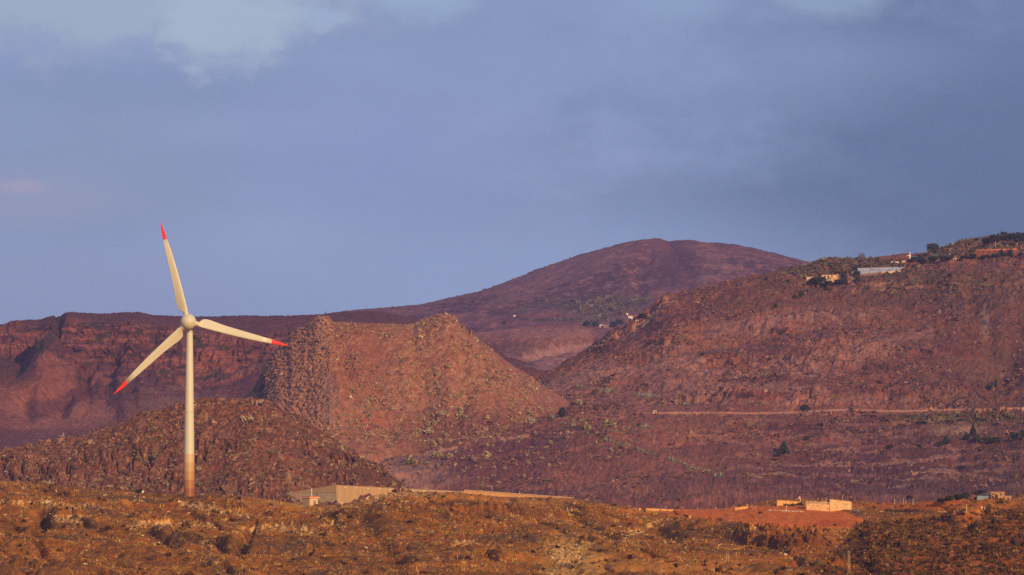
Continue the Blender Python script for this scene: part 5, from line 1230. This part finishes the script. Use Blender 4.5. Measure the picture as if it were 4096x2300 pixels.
for px, b, w_, h_, lab in ((3765, 2008, 44, 18, 'lowest left bush of the dark thicket left of the tarpaulin shelter'), (3795, 2005, 46, 26, 'second bush of the dark thicket left of the tarpaulin shelter'), (3828, 2002, 50, 32, 'tallest bush of the dark thicket left of the tarpaulin shelter'),
                           (3858, 2000, 40, 30, 'right bush of the dark thicket left of the tarpaulin shelter'), (3895, 1988, 40, 20, 'dark bush behind the red brown wall'), (3925, 1986, 44, 18, 'olive bush behind the tarpaulin shelter'), (553, 1974, 34, 22, 'dark bush on the crest left of the small white dish')):
    tree(px, b, w_, h_, 'lobed', lab, name='dark_bush', cat='bush')

# ---- spurge bushes and desert shrubs
def bush_mesh(name, mat, n, leaf, seed, kind='dome'):
    return mesh_only(name, *leaf_cloud(kind, n, 6, leaf, seed), mat)
m_dullsp = leafmat('dull_spurge_leaves', (0.20, 0.14, 0.07), (0.34, 0.24, 0.12))
spd = [bush_mesh('spurge_bush', m_dullsp, 110, .15, 150 + i) for i in range(3)]
sp = [bush_mesh('spurge_bush', m_spurge, 110, .15, 50 + i) for i in range(4)]
spg = [bush_mesh('spurge_bush', m_spurgeg, 140, .13, 60 + i) for i in range(2)]
def put(me, name, px, py, w, h, label, cat, group):
    q = seat(px, py); k = q.y / F
    o = bpy.data.objects.new(name, me); col.objects.link(o); o.location = q - Vector((0, 0, .2)); o.scale = (w * k, w * k, h * k + .2); o.rotation_euler = (0, 0, rng.random() * 6)
    return tag(o, label, cat, group)
def place_words(px, py, kind):
    """where something stands, told by the landmarks round it"""
    if kind == 'knoll':
        if py < 1500: return 'high on the knoll face' + (' under its left peak' if px < 1560 else ' under its right peak')
        if py < 1600: return 'half way up the knoll' + (' on its left half' if px < 1560 else ' below its right peak' if px < 1900 else ' on its long right flank')
        if py < 1700: return 'at the knoll foot' + (' on its left half' if px < 1620 else ' above the dirt path' if px < 1950 else ' near the small olive tree' if px < 2300 else ' on its far right toe')
        if py < 1800: return 'just above the dirt path' + (', left end' if px < 1700 else ', middle' if px < 2000 else ', right end')
        return 'below the dirt path' + (' behind the reservoir' if px < 1780 else ' above the long low wall' if px < 2290 else ' on the valley slope')
    if kind == 'hill':
        a_ = 'left of the turbine tower' if px < 400 else 'close left of the turbine tower' if px < 735 else 'close right of the turbine tower' if px < 960 else 'between the tower and the reservoir'
        return ('near the hill crest, ' if py < 1720 else 'half way down the hill, ' if py < 1850 else 'low on the hill, ') + a_
    a_ = ('left of the turbine' if px < 560 else 'in front of the turbine' if px < 1000 else 'in front of the reservoir' if px < 1480 else 'in front of the rubble mound' if px < 1860 else 'in front of the long low wall' if px < 2300 else
          'by the footpath' if px < 2700 else 'below the red bank' if px < 3430 else 'below the three pale posts' if px < 3740 else 'below the stone house')
    return a_ + (' near the crest' if py < 2090 else ' half way down' if py < 2190 else ' near the bottom edge')
def size_word(w_, a_, b_): return 'small' if w_ < a_ else 'middling' if w_ < b_ else 'large'
big = [(1716, 1734, 45, 'green spurge'), (1762, 1664, 32, ''), (1840, 1646, 28, ''), (1835, 1668, 34, ''), (1946, 1676, 26, ''), (1736, 1637, 20, ''), (1699, 1670, 24, ''), (1709, 1705, 22, ''), (1739, 1694, 22, ''), (1870, 1629, 16, ''), (1870, 1671, 20, ''),
       (1966, 1656, 16, ''), (2039, 1682, 22, ''), (2065, 1692, 14, ''), (2117, 1662, 28, ''), (2128, 1694, 34, ''), (2019, 1722, 22, ''), (2312, 1618, 36, ''), (2327, 1685, 20, ''), (1676, 1727, 24, ''), (1665, 1742, 22, ''), (1759, 1767, 24, ''), (1737, 1783, 24, ''),
       (1800, 1763, 16, ''), (1946, 1825, 36, ''), (1764, 1825, 20, ''), (1795, 1830, 30, ''), (1825, 1818, 18, ''), (1890, 1838, 20, ''), (1408, 1570, 28, ''), (1625, 1538, 22, ''), (1724, 1580, 26, ''), (1971, 1907, 18, ''), (1401, 1755, 18, ''), (1610, 1450, 24, ''), (1790, 1470, 22, ''),
       (1555, 1500, 20, ''), (1690, 1400, 18, ''), (1810, 1420, 16, ''), (1480, 1680, 20, ''), (2060, 1600, 18, ''), (2200, 1640, 20, ''), (1640, 1830, 22, '')]
for i, (px, py, w_, x) in enumerate(big):
    put(sp[i % 4], 'spurge_bush', px, py, w_, w_ * .62, size_word(w_, 19, 27) + ' domed spurge bush ' + place_words(px, py, 'knoll'), 'bush', 'larger spurge bushes on the rocky knoll')
put(spg[0], 'spurge_bush', 2433, 1710, 60, 30, 'widest bright green domed bush on the slope right of the knoll path', 'bush', None)
put(spg[1], 'spurge_bush', 2347, 1722, 30, 32, 'dark green round bush where the knoll path ends', 'bush', None)
put(spg[1], 'spurge_bush', 1739, 1828, 34, 22, 'green domed bush beside the bend of the knoll path', 'bush', None)
put(spg[0], 'spurge_bush', 1642, 1858, 54, 22, 'long low green bush below the bend of the knoll path', 'bush', None)
n = 0
while n < 210:
    px, py = rng.uniform(1380, 2450), rng.uniform(1430, 1930)
    top_ = float(crest_k(np.array([px]))[0])
    if py < top_ + 30 or py > 1560 + (px - 1300) * .9 + 60 or py < 1500 and rng.random() < .6: continue
    if py > 1800 and rng.random() < .55: continue
    w_ = rng.uniform(9, 20)
    put(sp[n % 4], 'spurge_bush', px, py, w_, w_ * .7, ('tiny' if w_ < 13 else 'small') + ' pale spurge bush ' + place_words(px, py, 'knoll'), 'bush', 'small spurge bushes on the knoll'); n += 1
n = 0
while n < 60:
    px, py = rng.uniform(0, 1250), rng.uniform(1650, 1990)
    if py < float(crest_2(np.array([px]))[0]) + 20 or py > float(crest_f(np.array([px]))[0]) - 6: continue
    w_ = rng.uniform(10, 26)
    put(spd[n % 3], 'spurge_bush', px, py, w_, w_ * .7, size_word(w_, 15, 21) + ' pale bush ' + place_words(px, py, 'hill'), 'bush', 'spurge bushes on the hill behind the turbine'); n += 1
ys = [bush_mesh('desert_shrub', m_yellow, 90, .13, 70 + i) for i in range(3)]; ol = [bush_mesh('desert_shrub', m_olive, 90, .13, 80 + i) for i in range(3)]; br = [bush_mesh('desert_shrub', m_brownb, 90, .13, 90 + i) for i in range(3)]
n = 0
while n < 290:
    px, py = rng.uniform(0, 4096), rng.uniform(2000, 2300)
    if py < float(crest_f(np.array([px]))[0]) + 12: continue
    if 2690 < px < 3420 and py < 2112: continue
    w_ = rng.choice((12, 14, 18, 22, 28)) * rng.uniform(.8, 1.2); kd = rng.random()
    if px > 3350: ms, lab, gr = ol, 'olive shrub', 'olive shrubs at lower right'
    elif kd < .6: ms, lab, gr = ys, 'yellow shrub', 'yellow shrubs on the near slope'
    elif kd < .85: ms, lab, gr = br, 'dry brown shrub', 'dry shrubs on the near slope'
    else: ms, lab, gr = ol, 'dull olive shrub', 'olive shrubs on the near slope'
    put(ms[n % 3], 'desert_shrub', px, py, w_, w_ * .5, size_word(w_, 15, 22) + ' ' + lab + ' ' + place_words(px, py, 'near'), 'shrub', gr); n += 1
# agave rosette with stalk by the block building
q = seat(3425, 2050); th = empty('agave', q, 'grey green agave with a leaning pale stalk right of the unfinished block building', 'agave'); mb = MB()
for i in range(22):
    a_ = i * 2.4; e = rng.uniform(.3, 1.2); L_ = rng.uniform(.9, 1.5)
    mb.rod((0, 0, 0), (L_ * math.cos(a_) * math.cos(e), L_ * math.sin(a_) * math.cos(e), L_ * math.sin(e)), .11, .01, 5)
mb.build('rosette', m_agave, th); MB().rod((0, 0, 0), (.6, 0, 1.9), .07, .04).build('stalk', m_wood, th)

# ---- uncountable ground cover
def scatter(name, layer, n, weight, size, tris, colf, label=None, tall=1.0, upright=False, seed=0, mat=None):
    g_ = np.random.RandomState(seed); X, Y, Z, U, V = LAYERS[layer]
    w = weight(X, Y, U, V).astype(np.float64)
    vis = (U > -60) & (U < 4160) & (V < 2330)
    w = (w * vis)[:-1, :-1].ravel(); cs = np.cumsum(w); idx = np.searchsorted(cs, g_.rand(n) * cs[-1])
    nc = X.shape[1] - 1; i, j = idx // nc, idx % nc; i = np.clip(i, 0, X.shape[0] - 2); j = np.clip(j, 0, nc - 1)
    fx, fy = g_.rand(n), g_.rand(n)
    def bl(A_): return (A_[i, j] * (1 - fx) * (1 - fy) + A_[i, j + 1] * fx * (1 - fy) + A_[i + 1, j] * (1 - fx) * fy + A_[i + 1, j + 1] * fx * fy)
    c0 = np.stack([bl(X), bl(Y), bl(Z)], -1)
    sz = size * np.exp(g_.normal(0, .35, n))
    cc = colf(g_, n, c0)
    cen = c0[:, None, :] + np.zeros((n, tris, 3))
    if upright:
        a_ = g_.rand(n, tris) * 2 * np.pi; lean = g_.normal(0, .35, (n, tris)); base_ = g_.normal(0, .35, (n, tris, 2)) * sz[:, None, None]
        b0 = cen.copy(); b0[..., :2] += base_; b0[..., 2] -= .05
        wv = np.stack([np.cos(a_), np.sin(a_), 0 * a_], -1) * (sz[:, None, None] * .16)
        tipv = b0 + np.stack([lean * np.cos(a_ + 1), lean * np.sin(a_ + 1), np.full_like(a_, tall)], -1) * sz[:, None, None] * g_.uniform(.6, 1.2, (n, tris, 1))
        tri = np.stack([b0 - wv, b0 + wv, tipv], 2)
    else:
        d = g_.normal(size=(n, tris, 3)); d /= np.linalg.norm(d, axis=-1, keepdims=True); d[..., 2] = np.abs(d[..., 2]) * tall
        p_ = cen + d * sz[:, None, None] * g_.uniform(.3, .75, (n, tris, 1))
        e1 = g_.normal(size=(n, tris, 3)) * sz[:, None, None] * .38; e2_ = g_.normal(size=(n, tris, 3)) * sz[:, None, None] * .38
        tri = np.stack([p_ - e1, p_ + e1 * .6 + e2_, p_ + e1 * .4 - e2_], 2)
    Vt = tri.reshape(-1, 3); Fc = np.arange(len(Vt)).reshape(-1, 3)
    cr = np.repeat(cc * g_.uniform(.75, 1.25, (n, 1)), tris * 3, axis=0)
    o = put_mesh(name, Vt, Fc, mat or M_SCRUB, cr, smooth=False); o['kind'] = 'stuff'
    return tag(o, label, 'vegetation')
def pal(*cols):
    A_ = np.array(cols)
    def f(g_, n, c0): return A_[g_.randint(0, len(A_), n)]
    return f
def w_grass(X, Y, U, V):
    return sst(-.1, .25, fbm(X, Y, 34, 5, 0.55, seed=21) - .6 * fbm(X, Y, 9, 5, 0.6, seed=22) + .3 * fbm(X, Y, 16, 4, .6, seed=201)) * (1 - .95 * bank_mask(U, V, 0 * U)) * sst(crest_f(U[0])[None, :] - 1, crest_f(U[0])[None, :] + 10, V) * (1 - .6 * sst(3300, 3600, U)) + .04
scatter('dry_grass', 'near_hill', 24000, w_grass, .55, 4, pal((.50, .26, .06), (.44, .21, .045), (.36, .165, .035), (.58, .34, .10), (.28, .14, .03)), 'dry golden grass tufts over the near rocky slope', .85, True, 1)
def w_dark(X, Y, U, V):
    return (sst(-20, 60, V - np.interp(U, [3000, 3300, 3450, 3800, 4096], [2400, 2250, 2090, 2050, 2030]) + 50 * fbm(X, Y, 30, 3, seed=204)) * 1.2 + .02 + .12 * sst(.15, .4, fbm(X, Y, 18, 3, seed=203))) * (1 - .97 * bank_mask(U, V, 0 * U)) * (V > crest_f(U[0])[None, :] + 3)
scatter('dark_scrub', 'near_hill', 5000, w_dark, .75, 14, pal((.085, .036, .012), (.12, .05, .015), (.16, .07, .018), (.19, .10, .018), (.10, .055, .012)), 'low dark scrub covering the near slope, thickest at lower right', .8, False, 2)
def w_rub(X, Y, U, V):
    m = sst(.1, .4, fbm(X, Y, 12, 3, .6, seed=206)) * .25
    m = m + ell(U, V, 1560, 1990, 190, 26, .4) * 3 + ell(U, V, 2270, 2230, 90, 80, .5) * 2
    for pts, h, fade, k in SCARPS_F:
        if k == 'p': m = m + np.exp(-(seg_dist(U, V, pts) / 10) ** 2) * 2.5
    return m * (1 - .9 * bank_mask(U, V, 0 * U)) * (V > crest_f(U[0])[None, :] + 2)
scatter('loose_rubble', 'near_hill', 5500, w_rub, .42, 7, pal((.56, .33, .14), (.46, .25, .10), (.36, .18, .07), (.64, .43, .21), (.14, .07, .035)), 'loose pale rubble over the ledges and the mound by the reservoir', .9, False, 3)
scatter('hill_scrub', 'scrub_hill', 3000, lambda X, Y, U, V: sst(-.05, .35, fbm(X, Y, 14, 3, seed=211)) * (V < 2040), .9, 10, pal((.20, .10, .06), (.28, .16, .08), (.36, .24, .12), (.15, .07, .05), (.36, .17, .10)), 'low scrub all over the dark rocky hill behind the turbine', .8, False, 4)
scatter('knoll_scrub', 'rock_knoll', 6000, lambda X, Y, U, V: (sst(-.1, .35, fbm(X, Y, 22, 4, seed=213)) * (1 - .8 * left_face(U, V, 0 * U)) + .05) * (V < 1960) * (V > crest_k(U[0])[None, :] + 4), .75, 9, pal((.38, .22, .12), (.42, .25, .14), (.32, .16, .095), (.26, .13, .085), (.48, .30, .17)), 'small dry scrub and stones all over the rocky knoll', .8, False, 5)
scatter('slope_scrub', 'right_hillside', 13000, lambda X, Y, U, V: (sst(.0, .35, fbm(X, Y, 45, 5, .65, seed=215)) ** 2 + .04) * (V < 2060) * (V > crest_h(U[0])[None, :] + 3) * (U > 1300) * (1 - np.exp(-(seg_dist(U, V, ROAD, 1.5) / 8) ** 2)),
        1.0, 8, pal((.18, .085, .065), (.22, .11, .07), (.24, .15, .08), (.34, .17, .11), (.15, .07, .06), (.12, .06, .05)), 'low scrub and stones across the right hillside and valley floor', .75, False, 6)
scatter('ridge_cacti', 'right_hillside', 2800, lambda X, Y, U, V: (ell(U, V, 3400, 1070, 300, 30, .5) + ell(U, V, 3900, 990, 260, 50, .5) + .35 * ell(U, V, 3550, 1130, 420, 40, .6) + .7 * ell(U, V, 3830, 1680, 260, 18, .5)) * (V > crest_h(U[0])[None, :]), 1.3, 10,
        pal((.10, .075, .04), (.13, .10, .05), (.19, .15, .08), (.13, .065, .04)), 'cactus and scrub thicket along the right ridge', 1.0, False, 7)
AG = [[(2138, 1631), (2200, 1668), (2290, 1712)], [(2290, 1545), (2395, 1562), (2600, 1591), (2760, 1625)], [(2436, 1725), (2600, 1709)], [(2300, 1720), (2461, 1772), (2600, 1813), (2760, 1870), (2930, 1925)], [(2560, 1806), (2640, 1825), (2740, 1862)]]
scatter('agave_hedge', 'right_hillside', 520, lambda X, Y, U, V: sum(np.exp(-(seg_dist(U, V, a_, 1.5) / 2.6) ** 2) for a_ in AG) * (sst(-.2, .2, fbm(X, Y, 20, 2, seed=217)) + .1), .9, 8,
        pal((.24, .24, .15), (.30, .29, .19), (.18, .19, .10)), 'pale green agaves in thin boundary rows on the lower slope', 1.4, True, 8)
scatter('valley_thicket', 'dome_hill', 1200, lambda X, Y, U, V: ell(U, V, 2440, 1225, 140, 36, .5) + ell(U, V, 2370, 1265, 110, 24, .5) + .5 * ell(U, V, 2200, 1282, 110, 8, .5) + .4 * ell(U, V, 2250, 1215, 150, 14, .6) + .02, 1.8, 8,
        pal((.10, .075, .05), (.13, .10, .06), (.18, .15, .085)), 'green thicket in the far valley round the cottages', .8, False, 9)

# ---- the air between camera and hills
hz = MB(); hz.box(0, 4700, -30, 14600, 12900, 590)
ho = hz.build('haze', principled('haze_dummy', (1, 1, 1)))
hm = bpy.data.materials.new('haze_air'); hm.use_nodes = True; t = hm.node_tree; t.nodes.clear()
o_ = t.nodes.new('ShaderNodeOutputMaterial'); pv = t.nodes.new('ShaderNodeVolumePrincipled')
pv.inputs['Color'].default_value = (0.46, 0.48, 1.0, 1); pv.inputs['Density'].default_value = 0.000036; pv.inputs['Anisotropy'].default_value = 0.0
t.links.new(pv.outputs[0], o_.inputs['Volume'])
ho.data.materials.clear(); ho.data.materials.append(hm); ho['kind'] = 'stuff'; ho['label'] = 'thin bluish haze in the air over the hills'
